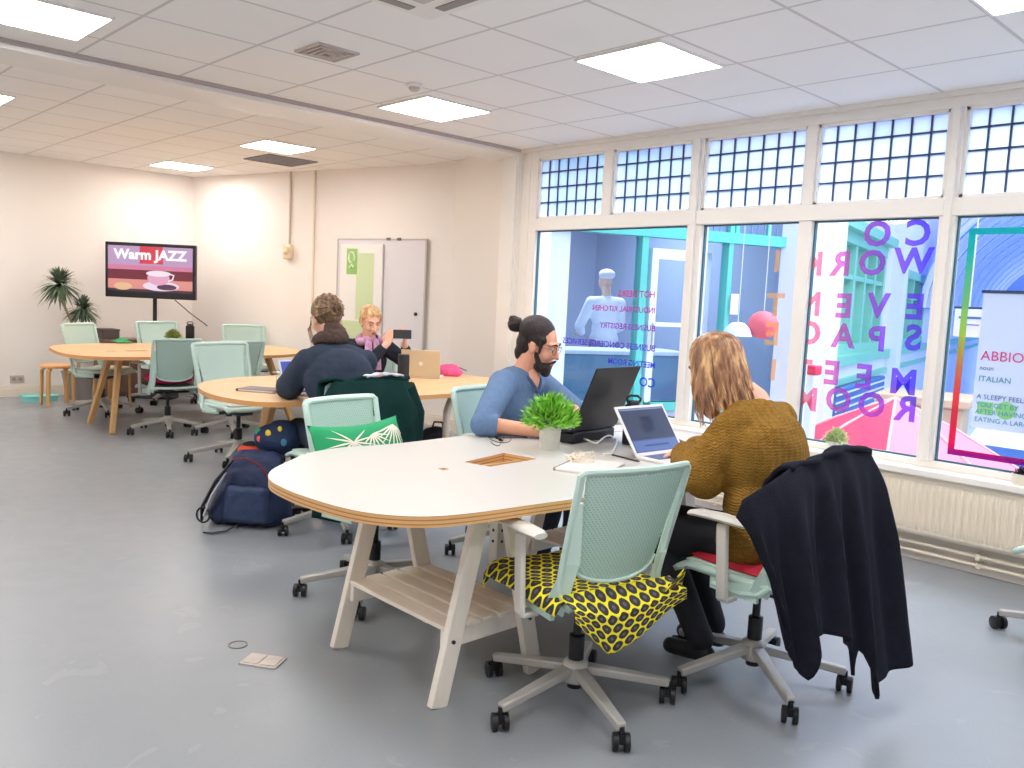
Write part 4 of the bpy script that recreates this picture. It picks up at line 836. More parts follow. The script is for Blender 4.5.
def hand_prims(mb, w, d, n, s=1, curl=.5, side=1, spread=.12):
    """w wrist, d along the hand, n back of the hand; side = which side the thumb leaves"""
    w, d, n = Vector(w), Vector(d).normalized(), Vector(n); n = (n-d*n.dot(d)).normalized(); x = d.cross(n)*side
    P_ = lambda a, b_, c_: w + (x*a + d*b_ + n*c_)*s
    for a in (-.027, -.009, .009, .027): mb.cap(P_(a*.7, .012, 0), .015*s, P_(a, .082-.006*abs(a)/.027, 0), .0115*s, 8)
    for i, (a, L) in enumerate(((.029, .070), (.010, .080), (-.009, .074), (-.027, .058))):
        p = P_(a, .084 - (.008 if i == 3 else 0), 0); an = .15; q = spread*(a/.029)*.5
        for k, f in enumerate((.45, .30, .25)):
            an += curl*(.75 if k else .45); v = (d*cos(an) - n*sin(an) + x*q).normalized(); p2 = p + v*L*f*s; mb.cap(p, (.0095-.001*k)*s, p2, (.0088-.001*k)*s, 8); p = p2
    p = P_(.026, .018, -.004); v = (x*.75+d*.62-n*.35).normalized(); p2 = p+v*.040*s; mb.cap(p, .014*s, p2, .0115*s, 8); v = (x*.25+d*.8-n*(.35+curl*.5)).normalized(); p3 = p2+v*.030*s; mb.cap(p2, .011*s, p3, .0095*s, 8); mb.cap(p3, .0095*s, p3+(v-n*.2*curl).normalized()*.024*s, .008*s, 8)
def chain(mb, pts, rs):
    for a, b_, r0, r1 in zip(pts, pts[1:], rs, rs[1:]): mb.cap(a, r0, b_, r1, 14)
def skin_mat(name, rgb): return mat(name, rgb, .5, var=.05, scale=14, spec=.35)
def torso(mb, pel, chest, neck, R, k=1.0, off=0, wide=1.0):
    pel, chest, neck = Vector(pel), Vector(chest), Vector(neck)
    up = (neck-pel).normalized(); F = R @ Vector((0, 1, 0)); Rt = frame(F, up)
    mb.ell(pel+up*.02, (.165*k*wide+off, .125*k+off, .13*k+off), Rt, 24, 14)
    mid = (pel*.55+chest*.45); mb.ell(mid, (.145*k*wide+off, .110*k+off, .16*k+off), Rt, 24, 14)
    mb.ell(chest, (.168*k*wide+off, .118*k+off, .17*k+off), Rt, 24, 14); up2 = chest*.35+neck*.65
    mb.ell(up2-up*.02, (.165*k*wide+off, .085*k+off, .085*k+off), Rt, 24, 14)
# ---- the bearded man
def knees(hip, f, L=.42, w=.10): return None
m_skin = skin_mat('warm_skin', (232, 170, 142)); m_skin2 = skin_mat('fair_skin', (236, 188, 166)); m_lip = mat('lip', (196, 110, 104), .4)
m_jean = mat('dark_denim', (44, 52, 72), .8, var=.15, scale=30, bump=.3, bscale=200)
def seated(label, pel, chest, neck, headc, hf, hup, sh, el, wr, kn, an, F, shirt, skin, trousers, shoe_m, sc=1.0, sleeve=1.0, hands=(), neckr=.055, hs=None, disp=(.012, .09), group=None, legs=True, wide=1.0, shirt_name='shirt', sleeve_r=(.060, .047, .038)):
    """shirt etc. follow the joints; lists are (left, right)"""
    base = Vector((pel[0], pel[1], 0)); L = lambda p: Vector(p)-base
    t = thing('person', label, 'person', base)
    R = frame(F); HR = frame(hf, hup); b_ = MB(); hs = hs or sc
    torso(b_, L(pel), L(chest), L(neck), R, sc*.94, wide=wide); chain(b_, [L(chest)+(L(neck)-L(chest))*.5, L(neck), L(headc)+HR @ Vector((0, -.025, -.03))], [.07*sc, neckr*sc, .052*sc])
    head_prims(b_, L(headc), HR, hs)
    for i in (0, 1):
        chain(b_, [L(sh[i]), L(el[i]), L(wr[i])], [.052*sc, .039*sc, .027*sc])
        if i < len(hands) and hands[i]: hand_prims(b_, L(wr[i]), *hands[i][:2], s=sc, curl=hands[i][2], side=hands[i][3])
        hp = L(pel)+R @ Vector((-.09 if i == 0 else .09, .02, -.02))
        chain(b_, [hp, L(kn[i]), L(an[i])], [.075*sc, .052*sc, .036*sc])
    blob('body', b_, skin, t, voxel=.0055, smooth=3)
    s_ = MB(); torso(s_, L(pel), L(chest), L(neck), R, sc, .012, wide)
    nb = L(chest)+(L(neck)-L(chest))*.72
    s_.cap(L(chest), .09*sc, nb, .066*sc)
    for i in (0, 1):
        e_ = L(el[i]); w_ = e_ + (L(wr[i])-e_)*sleeve
        s_.cap(nb-(L(neck)-L(chest)).normalized()*.03, .055*sc, L(sh[i]), .068*sc); chain(s_, [L(sh[i]), e_, w_], [.070*sc, sleeve_r[0]*sc, sleeve_r[2]*sc*1.15])
    blob(shirt_name, s_, shirt, t, voxel=.009, smooth=5, disp=disp)
    q = MB(); q.ell(L(pel)+Vector((0, 0, -.03)), (.175*sc, .15*sc, .11*sc), R, 20, 12)
    for i in (0, 1): hp = L(pel)+R @ Vector((-.09 if i == 0 else .09, .02, -.02)); chain(q, [hp, L(kn[i]), L(an[i])], [.092*sc, .066*sc, .050*sc])
    blob('trousers', q, trousers, t, voxel=.012, smooth=4, disp=(.008, .1))
    for i in (0, 1):
        a = L(an[i]); f = R @ Vector((0, 1, 0)); zf = .035
        so_ = MB(); so_.cap(Vector((a.x, a.y, zf+.02))-f*.03, .036, Vector((a.x, a.y, zf+.008))+f*.13, .034); so_.cap(Vector((a.x, a.y, .09)), .036, Vector((a.x, a.y, zf+.02)), .038)
        blob('shoe', so_, shoe_m, t, voxel=.009, smooth=3)
    return t, base, HR
F = Vector((.97, .24, 0)).normalized(); pel = Vector((-3.41, 3.18, .53)); lf = Vector((-F.y, F.x, 0))     # lf = his left
nk = Vector((-3.255, 3.20, 1.045)); ch = Vector((-3.31, 3.17, .86)); hc = Vector((-3.185, 3.235, 1.175))
shl, shr = nk+lf*.185-F*.03+Vector((0, 0, -.075)), nk-lf*.185-F*.02+Vector((0, 0, -.075))
wr_r = at(546, 432, .775); el_r = at(483, 424, .80)
wr_l = Vector((-2.93, 3.28, .785)); el_l = Vector((-3.13, 3.46, .83))
m_blue = mat('blue_cotton_jersey', (98, 126, 164), .85, var=.08, scale=40, bump=.25, bscale=160)
man, mb0, HR = seated('bearded person with glasses and a dark hair bun in a blue henley shirt', pel, ch, nk, hc, (.84, .36, -.28), (.2, 0, 1), (shl, shr), (el_l, el_r), (wr_l, wr_r),
    (pel+F*.44+lf*.12+Vector((0, 0, -.02)), pel+F*.44-lf*.10+Vector((0, 0, -.02))), (pel+F*.42+lf*.12+Vector((0, 0, -.44)), pel+F*.36-lf*.10+Vector((0, 0, -.44))), F, m_blue, m_skin, m_jean, m_blk,
    sc=1.08, sleeve=.10, hands=(((wr_l-el_l), (0, 0, 1), .45, 1), ((wr_r-el_r), (0, 0, 1), .45, -1)))
m_bhair = mat('black_hair', (46, 36, 36), .45, var=.3, scale=60, bump=.5, bscale=120, stretch=(1, 4, 1))
s = 1.08; c = hc-mb0; g = lambda x, y, z: c + HR @ (Vector((x, y, z))*s)
face_parts(man, c, HR, s, m_bhair, m_lip)
h = MB(); h.ell(g(0, -.036, .064), (.082*s, .094*s, .080*s), HR, 24, 16); h.ell(g(0, -.062, .0), (.072*s, .062*s, .078*s), HR); h.ell(g(0, -.080, -.06), (.050*s, .038*s, .05*s), HR)
for q in (-1, 1): h.ell(g(q*.046, -.012, .040), (.036*s, .062*s, .045*s), HR); h.cap(g(q*.068, .030, .05), .010*s, g(q*.067, .032, -.02), .007*s)
blob('hair', h, m_bhair, man, .006, 3, disp=(.006, .03))
h = MB(); h.ell(g(0, -.158, .055), (.044*s, .040*s, .040*s), HR); h.cap(g(0, -.10, .05), .026*s, g(0, -.15, .055), .026*s); h.ell(g(.01, -.175, .076), .022*s); blob('hair_bun', h, m_bhair, man, .006, 2, disp=(.010, .02))
h = MB(); h.ell(g(0, .044, -.090), (.053*s, .050*s, .040*s), HR); h.ell(g(0, .070, -.112), (.030*s, .026*s, .030*s), HR)
for q in (-1, 1): h.cap(g(q*.064, .018, -.03), .011*s, g(q*.046, .045, -.085), .018*s); h.cap(g(q*.004, .103, -.046), .006*s, g(q*.028, .088, -.060), .0065*s); h.cap(g(q*.028, .088, -.060), .008*s, g(q*.036, .068, -.085), .014*s)
blob('beard', h, m_bhair, man, .005, 2, disp=(.006, .02))
gm = MB()
for q in (-1, 1):
    pts = [g(q*.033+.023*cos(a), .100-.006*abs(cos(a))*1, .008+.019*sin(a)) for a in [i*2*pi/14 for i in range(15)]]; gm.tube(pts, .0013, 6, cap=False); gm.tube([g(q*.055, .096, .014), g(q*.074, .05, .016), g(q*.080, -.01, .010)], .0014, 6)
gm.tube([g(-.010, .103, .014), g(0, .106, .017), g(.010, .103, .014)], .0014, 6); obj('glasses', gm, mat('glasses_wire', (70, 66, 70), .3, .6), man)
nl = MB(); fz = nk-mb0; nl.ell(fz+F*.052+Vector((0, 0, -.055)), (.046, .036, .072), frame(F, (-.35, 0, 1))); obj('neckline_skin', nl, m_skin, man)
nt_b = MB(); nt_b.tube([fz+lf*.072+Vector((0, 0, -.005)), fz+lf*.05+F*.07+Vector((0, 0, -.055)), fz+F*.098+Vector((0, 0, -.125)), fz-lf*.05+F*.07+Vector((0, 0, -.055)), fz-lf*.072+Vector((0, 0, -.005)), fz-F*.06+Vector((0, 0, .01)), fz+lf*.072+Vector((0, 0, -.005))], .010, 8, cap=False); obj('neckband', nt_b, mat('placket_blue', (74, 98, 138), .8), man)
# placket and neckband of the henley
pk = MB(); a_ = nk-mb0+F*.055+Vector((0, 0, -.085)); pk.tube([a_+F*.04+Vector((0, 0, -.035)), a_+F*.065+Vector((0, 0, -.08)), a_+F*.07+Vector((0, 0, -.17))], [.010, .012, .012], 6, flat=.5); obj('placket', pk, mat('placket_blue', (74, 98, 138), .8), man)
cf = MB(); d_ = (wr_r-el_r).normalized(); cf.tube([el_r-mb0+d_*.02, el_r-mb0+d_*.045, el_r-mb0+d_*.07], [.056, .060, .056], 14); obj('rolled_cuff', cf, m_blue, man)
wt = MB(); wt.tube([wr_r-mb0-d_*.02, wr_r-mb0-d_*.008], .034, 14); obj('bracelet', wt, mat('leather_strap', (206, 150, 96), .5), man)

# ---- the person in the mustard sweater, seen from behind
m, nt, b, out = nodes_mat('mustard_knit'); tc = N(nt, 'ShaderNodeTexCoord'); s3 = N(nt, 'ShaderNodeSeparateXYZ'); nt.links.new(tc.outputs['Object'], s3.inputs[0])
cable = mth(nt, 'SINE', mth(nt, 'MULTIPLY', mth(nt, 'ADD', s3.outputs[1], mth(nt, 'MULTIPLY', s3.outputs[0], .35)), 2*pi/.035)); st_ = mth(nt, 'SINE', mth(nt, 'MULTIPLY', mth(nt, 'ADD', s3.outputs[2], mth(nt, 'MULTIPLY', mth(nt, 'ABSOLUTE', cable), .006)), 2*pi/.011))
nn = N(nt, 'ShaderNodeTexNoise'); nn.inputs['Scale'].default_value = 120; nt.links.new(tc.outputs['Object'], nn.inputs['Vector'])
hgt = mth(nt, 'ADD', mth(nt, 'ADD', mth(nt, 'MULTIPLY', cable, .5), mth(nt, 'MULTIPLY', st_, .35)), mth(nt, 'MULTIPLY', nn.outputs['Fac'], .8))
bp = N(nt, 'ShaderNodeBump'); bp.inputs['Strength'].default_value = .9; bp.inputs['Distance'].default_value = .006; nt.links.new(hgt, bp.inputs['Height']); nt.links.new(bp.outputs[0], b.inputs['Normal'])
nt.links.new(mixc(nt, nn.outputs['Fac'], lin((126, 92, 38)), lin((170, 128, 60))), b.inputs['Base Color']); b.inputs['Roughness'].default_value = .95; b.inputs['Specular IOR Level'].default_value = .1
m_must = m
F = Vector((-.985, -.10, 0)).normalized(); lf = Vector((-F.y, F.x, 0)); pel = Vector((-1.63, 2.92, .53)); nk = Vector((-1.74, 2.99, 1.06)); ch = Vector((-1.65, 2.96, .85)); hc = Vector((-1.885, 2.92, 1.17))
shl, shr = nk+lf*.20-F*.02+Vector((0, 0, -.085)), nk-lf*.21-F*.02+Vector((0, 0, -.085))
el_l = at(704, 472, .80); el_r = Vector((-1.80, 3.27, .80)); wr_l = at(688, 459, .79); wr_r = at(700, 452, .79)
wom, wb0, HR = seated('person with long light brown hair in a mustard knitted sweater, seen from behind', pel, ch, nk, hc, (-.95, -.12, -.35), (-.3, 0, 1), (shl, shr), (el_l, el_r), (wr_l, wr_r),
    (pel+F*.40+lf*.10+Vector((0, 0, -.02)), pel+F*.40-lf*.10+Vector((0, 0, -.02))), (pel+F*.18+lf*.08+Vector((0, 0, -.42)), pel+F*.22-lf*.10+Vector((0, 0, -.42))), F, m_must, m_skin2, mat('black_trousers', (30, 32, 40), .8, bump=.2, scale=20), m_blk,
    sc=1.08, hs=1.02, sleeve=1.0, hands=(((wr_l-el_l), (0, 0, 1), .4, 1), ((wr_r-el_r), (0, 0, 1), .4, -1)), disp=(.03, .11), wide=1.36, shirt_name='sweater', sleeve_r=(.092, .07, .06))
face_parts(wom, hc-wb0, HR, 1.0, mat('brown_brow', (110, 80, 54), .6), m_lip)
def hair_mat(name, c0, c1, c2):
    m, nt, b, out = nodes_mat(name); tc = N(nt, 'ShaderNodeTexCoord'); n = N(nt, 'ShaderNodeTexNoise'); n.inputs['Scale'].default_value = 38; n.inputs['Detail'].default_value = 3
    mp = N(nt, 'ShaderNodeMapping'); mp.inputs['Scale'].default_value = (1, 1, .16); nt.links.new(tc.outputs['Object'], mp.inputs[0]); nt.links.new(mp.outputs[0], n.inputs['Vector'])
    r = N(nt, 'ShaderNodeValToRGB'); e = r.color_ramp.elements; e[0].position = .35; e[0].color = lin(c0); e[1].position = .68; e[1].color = lin(c2); q = e.new(.52); q.color = lin(c1); nt.links.new(n.outputs['Fac'], r.inputs[0]); nt.links.new(r.outputs[0], b.inputs['Base Color']); b.inputs['Roughness'].default_value = .42
    bp = N(nt, 'ShaderNodeBump'); bp.inputs['Strength'].default_value = .6; bp.inputs['Distance'].default_value = .006; nt.links.new(n.outputs['Fac'], bp.inputs['Height']); nt.links.new(bp.outputs[0], b.inputs['Normal']); return m
m_lh = hair_mat('light_brown_hair', (120, 82, 58), (166, 120, 84), (226, 184, 130))
c = hc-wb0; g = lambda x, y, z: c + HR @ Vector((x, y, z))
h = MB(); h.ell(g(0, -.018, .052), (.096, .108, .094), HR, 24, 16); h.ell(g(0, -.045, -.05), (.106, .080, .13), HR, 20, 14)
for q in (-1, 1): h.cap(g(q*.080, .0, .03), .034, g(q*.112, -.0, -.16), .034)
hb = blob('hair', h, m_lh, wom, .008, 4)
rr = random.Random(5); st_ = MB()
for k in range(190):
    a = rr.uniform(-2.1, 2.1); x = sin(a); y = -cos(a)             # azimuth around the back of the head
    ph = rr.uniform(0, 6.28); am = rr.uniform(.008, .026); Lk = rr.uniform(.20, .30)*(1-.10*abs(x)); fl_ = rr.uniform(.9, 1.15); pts = []
    for i in range(14):
        t = i/13
        if t < .42: th_ = t/.42*pi/2; p = Vector((x*.102*sin(th_)*1.02, -.015+y*.112*sin(th_), .055+.098*cos(th_)))
        else:
            u = (t-.42)/.58; p = Vector((x*(.104+.040*u*fl_)*(1), -.015+y*(.112-.004*u), .055-Lk*u)); p += Vector((cos(a)*am*sin(ph+u*7)*u, am*sin(ph+u*6)*u*.6, 0))
        p.y += max(0, x*x*.02*t); q_ = g(*p)
        if t > .42: q_.z = min(q_.z, 9); q_ = Vector((q_.x, q_.y, q_.z))
        pts.append(q_)
    r0 = rr.uniform(.005, .009); st_.tube(pts, [r0*(.5+.5*min(1, i/4))*(1 if i < 10 else (14-i)/4.2) for i in range(14)], 6, flat=.7)
obj('hair_strands', st_, m_lh, wom)

# ---- person in the navy fleece, back to the camera, hair pinned up
m_navy = mat('navy_fleece', (50, 60, 78), .95, var=.08, scale=12, bump=.3, bscale=80)
F = Vector((-.985, .12, 0)).normalized(); lf = Vector((-F.y, F.x, 0)); pel = Vector((-4.36, 2.76, .53)); nk = Vector((-4.56, 2.82, 1.09)); ch = Vector((-4.46, 2.80, .87)); hc = Vector((-4.63, 2.80, 1.235))
shl, shr = nk+lf*.20-F*.03+Vector((0, 0, -.11)), nk-lf*.20-F*.03+Vector((0, 0, -.11))
el_l = Vector((-4.66, 2.57, .82)); el_r = Vector((-4.70, 3.08, .83)); wr_l = Vector((-4.92, 2.72, .79)); wr_r = Vector((-4.98, 3.0, .79))
nav, nb0, HR = seated('person with pinned up brown hair in a navy fleece, back to the camera', pel, ch, nk, hc, (-.96, .15, -.25), (-.2, 0, 1), (shl, shr), (el_l, el_r), (wr_l, wr_r),
    (pel+F*.42+lf*.10, pel+F*.42-lf*.10), (pel+F*.30+lf*.10+Vector((0, 0, -.42)), pel+F*.34-lf*.10+Vector((0, 0, -.42))), F, m_navy, m_skin2, m_jean, m_blk,
    sc=1.12, sleeve=.95, hands=(((wr_l-el_l), (0, 0, 1), .4, 1), ((wr_r-el_r), (0, 0, 1), .4, -1)), disp=(.02, .13), wide=1.15, shirt_name='fleece', sleeve_r=(.075, .06, .05))
m_brh = hair_mat('ash_brown_hair', (84, 62, 50), (126, 98, 72), (176, 142, 100))
s = 1.14; c = hc-nb0; g = lambda x, y, z: c + HR @ (Vector((x, y, z))*s)
face_parts(nav, c, HR, 1.12, m_brh, m_lip)
h = MB(); h.ell(g(0, -.02, .045), (.086*s, .104*s, .092*s), HR, 24, 16); h.ell(g(0, -.085, .02), (.05*s, .04*s, .05*s), HR); blob('hair', h, m_brh, nav, .008, 3, disp=(.012, .03))
rr = random.Random(9); tw = MB()
for k in range(46):
    a = rr.uniform(-1.4, 1.4); e0 = rr.uniform(-.5, 1.3); p0 = Vector((sin(a)*cos(e0)*.088, -.02-cos(a)*cos(e0)*.106, .045+.094*sin(e0))); p1 = Vector((rr.uniform(-.03, .03), -.128, .03+rr.uniform(-.03, .03))); pm = (p0+p1)/2; pm.y -= .020
    tw.tube([g(*p0), g(*pm), g(*p1)], [.006, .008, .006], 6)
for k in range(14):
    a = k*.9; tw.tube([g(.030*cos(a+t), -.135-.008*sin(t*2), .025+.030*sin(a+t)) for t in (0, .4, .8, 1.2, 1.6)], [.004, .009, .010, .008, .003], 6)
for q in (-1, 1):
    for k in range(5): tw.tube([g(q*.08, .02, .02-.01*k), g(q*(.093+.004*k), .01, -.05), g(q*(.085+.006*k), -.01, -.13)], [.003, .0025, .001], 5)
obj('hair_bun', tw, m_brh, nav)
h = MB(); h.tube([g(-.058, .03, -.115), g(-.070, -.03, -.115), g(-.045, -.075, -.112), g(0, -.088, -.112), g(.045, -.075, -.112), g(.070, -.03, -.115), g(.058, .03, -.115)], [.03, .040, .046, .048, .046, .040, .03], 12); h.ell(g(0, -.075, -.07), (.055*s, .035*s, .05*s), HR); blob('fur_collar', h, mat('brown_collar', (84, 66, 60), .9, var=.3, scale=60), nav, .008, 3, disp=(.02, .03))

# ---- blonde person across the middle table holding a phone
F = Vector((.93, -.36, 0)).normalized(); lf = Vector((-F.y, F.x, 0)); pel = Vector((-6.28, 4.16, .53)); nk = Vector((-6.06, 4.08, 1.03)); ch = Vector((-6.15, 4.12, .84)); hc = Vector((-5.99, 4.045, 1.165))
shl, shr = nk+lf*.16-F*.03+Vector((0, 0, -.08)), nk-lf*.16-F*.03+Vector((0, 0, -.08))
el_l = Vector((-5.83, 4.34, .82)); el_r = Vector((-5.86, 3.93, .82)); wr_l = Vector((-5.74, 4.22, 1.0)); wr_r = Vector((-5.76, 4.05, .995))
bl, bb0, HR = seated('person with short blonde hair and a lilac scarf holding up a phone', pel, ch, nk, hc, (.90, -.18, -.32), (.25, -.08, 1), (shl, shr), (el_l, el_r), (wr_l, wr_r),
    (pel+F*.42+lf*.10, pel+F*.42-lf*.10), (pel+F*.36+lf*.10+Vector((0, 0, -.42)), pel+F*.36-lf*.10+Vector((0, 0, -.42))), F, mat('black_cardigan', (38, 42, 56), .9, var=.1, scale=30), m_skin2, m_jean, m_blk,
    sc=1.02, sleeve=.75, hands=(((.15, -.05, .5), (.7, .5, .1), .9, 1), ((.15, .12, .5), (.6, -.7, .1), .9, -1)), shirt_name='cardigan')
m_blo = hair_mat('blonde_hair', (190, 144, 96), (220, 178, 126), (244, 214, 168)); s = 1.02; c = hc-bb0; g = lambda x, y, z: c + HR @ (Vector((x, y, z))*s)
face_parts(bl, c, HR, s, mat('blonde_brow', (170, 120, 84), .6), mat('rose_lip', (200, 96, 96), .4))
h = MB(); h.ell(g(0, -.030, .058), (.082*s, .096*s, .082*s), HR, 24, 16); h.ell(g(0, -.06, .0), (.075*s, .06*s, .085*s), HR); h.cap(g(-.055, .052, .085), .014*s, g(.03, .060, .096), .016*s)
for q in (-1, 1): h.cap(g(q*.074, .012, .05), .016*s, g(q*.076, .0, -.02), .012*s)
blob('hair', h, m_blo, bl, .007, 3, disp=(.014, .03))
m_sc = mat('lilac_scarf', (206, 160, 196), .85, var=.25, scale=26, bump=.3); h = MB(); n0 = nk-bb0
h.tube([n0+Vector((cos(a)*.085, sin(a)*.085, -.015+.02*cos(a*2))) for a in [i*2*pi/12 for i in range(13)]], .036, 10, cap=False)
h.tube([n0+F*.09+lf*-.02, n0+F*.125-lf*.03+Vector((0, 0, -.14)), n0+F*.15-lf*.035+Vector((0, 0, -.30))], [.035, .040, .046], 10, flat=.5); h.tube([n0+F*.09+lf*.04, n0+F*.12+lf*.05+Vector((0, 0, -.16)), n0+F*.14+lf*.05+Vector((0, 0, -.26))], [.03, .035, .04], 10, flat=.5)
obj('scarf', h, m_sc, bl)
ph = thing('smartphone', 'black phone held up sideways by the blonde person', 'phone', (-5.672, 4.145, 1.085), atan2(F.y, F.x)+pi/2-.1)
ph.rotation_euler = (radians(-12), 0, atan2(F.y, F.x)+pi/2-.12)
obj('case', MB().b2((-.075, -.005, -.037), (.075, .005, .037)), m_blk, ph, bev=.004); obj('screen', MB().b2((-.070, .005, -.033), (.070, .0055, .033)), mat('phone_glass', (20, 22, 28), .1), ph); obj('camera_lens', MB().lathe([(.006, -.007), (.006, -.005)], (.055, 0, .02), 12, axis='y'), mat('lens_dark', (60, 60, 70), .2), ph)

# ---- standing person in white inside the shop outside
q0 = ray(606, 300); dd_ = Vector((q0.x, q0.y, 0)).normalized(); pp = dd_*9.9
sb = thing('person', 'person in white chef jacket and pale cap standing in the shop across the glass', 'person', pp)
F = Vector((-.9, .3, 0)).normalized(); lf = Vector((-F.y, F.x, 0)); b_ = MB(); R = frame(F)
Z = lambda z: Vector((0, 0, z))
torso(b_, Z(.98), Z(1.28), Z(1.48), R, .95); b_.cap(Z(1.42), .06, Z(1.60), .05); head_prims(b_, Z(1.66)+F*.04, frame((-.8, .5, -.3)), .98)
for q, e in ((-1, .25), (1, .32)):
    chain(b_, [Z(1.42)+lf*q*.19, Z(1.14)+lf*q*.28+F*.1, Z(1.05)+lf*q*.12+F*e], [.05, .04, .028]); hand_prims(b_, Z(1.05)+lf*q*.12+F*e, F, Z(1), curl=.5, side=q)
    chain(b_, [Z(.93)+lf*q*.09, Z(.50)+lf*q*.10, Z(.07)+lf*q*.10], [.085, .058, .038])
blob('body', b_, m_skin2, sb, .008, 3); b_ = MB(); torso(b_, Z(.98), Z(1.28), Z(1.48), R, 1.0, .014); b_.cap(Z(1.3), .10, Z(1.46), .07)
for q, e in ((-1, .25), (1, .32)): b_.cap(Z(1.44), .06, Z(1.42)+lf*q*.19, .07); chain(b_, [Z(1.42)+lf*q*.19, Z(1.14)+lf*q*.28+F*.1, Z(1.06)+lf*q*.15+F*(e-.05)], [.07, .058, .045])
blob('jacket', b_, mat('chef_white', (240, 240, 244), .8), sb, .011, 4, disp=(.012, .1)); b_ = MB()
for q in (-1, 1): chain(b_, [Z(.95)+lf*q*.08, Z(.50)+lf*q*.10, Z(.07)+lf*q*.10], [.11, .075, .055])
blob('trousers', b_, mat('grey_trousers', (150, 160, 180), .8), sb, .012, 4); b_ = MB(); b_.ell(Z(1.745)+F*.01, (.095, .10, .065)); b_.cap(Z(1.72)+F*.08, .03, Z(1.715)+F*.13, .02); blob('cap', b_, mat('pale_cap', (232, 222, 226), .8), sb, .008, 3)
for q in (-1, 1): b_ = MB().cap(Z(.045)+lf*q*.10-F*.04, .04, Z(.04)+lf*q*.10+F*.14, .036); blob('shoe', b_, m_blk, sb, .01, 2)
# ================================================================== THINGS ON THE TABLES AND CHAIRS
# local frame helper for chairs
def cmat(ch): return Matrix.Translation(ch.location) @ Matrix.Rotation(ch.rotation_euler.z, 4, 'Z')
def on_chair(name, label, cat, ch): return thing(name, label, cat, ch.location, ch.rotation_euler.z)
def pattern_yellow():
    m, nt, b, out = nodes_mat('yellow_lattice_print'); tc = N(nt, 'ShaderNodeTexCoord'); sx_ = N(nt, 'ShaderNodeSeparateXYZ'); nt.links.new(tc.outputs['UV'], sx_.inputs[0])
    P = .046; Q = .036
    zz = mth(nt, 'DIVIDE', sx_.outputs[1], Q); row = mth(nt, 'FLOOR', zz); off = mth(nt, 'MULTIPLY', mth(nt, 'MODULO', mth(nt, 'ABSOLUTE', row), 2), .5)
    fx = mth(nt, 'SUBTRACT', mth(nt, 'FRACT', mth(nt, 'ADD', mth(nt, 'DIVIDE', sx_.outputs[0], P), off)), .5); fz = mth(nt, 'SUBTRACT', mth(nt, 'FRACT', zz), .5)
    d = mth(nt, 'ADD', mth(nt, 'POWER', mth(nt, 'ABSOLUTE', mth(nt, 'MULTIPLY', fx, 1.25)), 1.6), mth(nt, 'POWER', mth(nt, 'ABSOLUTE', mth(nt, 'MULTIPLY', fz, 1.05)), 1.6))
    h = mth(nt, 'LESS_THAN', d, .385); h2 = mth(nt, 'LESS_THAN', d, .07)
    c = mixc(nt, h, lin((238, 226, 40)), lin((52, 52, 60))); c = mixc(nt, h2, c, lin((96, 92, 104))); nt.links.new(c, b.inputs['Base Color']); b.inputs['Roughness'].default_value = .85; return m
def uvgrid(name, fn, nu, nv, su, sv, m, par, solid=.004, **k):
    mb = MB().grid(fn, nu, nv); me = mesh_of(name, mb); uv = me.uv_layers.new(name='UVMap')
    for p in me.polygons:
        for li in p.loop_indices:
            vi = me.loops[li].vertex_index; uv.data[li].uv = ((vi % (nu+1))/nu*su, (vi//(nu+1))/nv*sv)
    return put(name, me, m, par, solid=solid, **k)
m_yel = pattern_yellow()
yc = on_chair('patterned_cloth', 'yellow and charcoal lattice printed cloth draped over the front chair seat', 'cloth', I_)
rr = random.Random(2)
def yf(u, v):            # v 0 front edge .. seat .. rear edge and flap hanging behind the back
    x = (u-.5)*.50
    if v < .12: y = .245; z = .475-.05*(1-v/.12)
    else: k = (v-.12)/.88; y = .245-.44*k; z = .475-.006*k
    ed = max(0, abs(x)-.205)/.045; z -= .040*ed*ed
    return (x, y+.004*sin(x*30), z+.004*sin(x*22+y*17))
uvgrid('seat_cover', yf, 24, 24, .50, .52, m_yel, yc)
def yflap(u, v):
    x = -.235+.47*u; low = .035+.14*max(0, 1-abs(x+.09)/(.15 if x < -.09 else .33))
    y = -.195-.085*min(1, v*3)+.010*sin(u*9)*v-.01*v; z = .478+.012*(1-v)-low*v
    return (x, y, z)
uvgrid('rear_flap', yflap, 24, 14, .50, .22, m_yel, yc)
def yflap2(u, v):       # upturned corner by the right upright
    a, b_ = u, v; x = .235-.09*a; z = .47+.08*b_*(1-a*.95); y = -.255-.02*b_
    return (x, y, z)
uvgrid('turned_corner', yflap2, 6, 8, .08, .14, m_yel, yc)
# black coat over the chair of the mustard person
m_coat = mat('black_wool', (27, 29, 40), .95, var=.12, scale=20, bump=.4, bscale=160, spec=.15)
bc = on_chair('coat', 'long black coat draped over the back of the front right chair', 'coat', J_)
def lerp_tab(tab, x):
    for (a, ya), (b_, yb) in zip(tab, tab[1:]):
        if x <= b_: return ya+(yb-ya)*max(0, min(1, (x-a)/(b_-a)))
    return tab[-1][1]
CT = [(0, 2.25, .80), (.08, 2.262, .854), (.2, 2.37, .895), (.33, 2.53, .934), (.55, 2.70, .941), (.75, 2.85, .958), (.95, 3.06, .935), (1, 3.085, .90)]
CB = [(0, 2.40, .42), (.1, 2.44, .34), (.19, 2.475, .285), (.26, 2.485, .41), (.45, 2.67, .38), (.57, 2.775, .31), (.61, 2.79, .205), (.655, 2.83, .30), (.72, 2.86, .125), (.82, 3.01, .146), (1, 3.20, .185)]
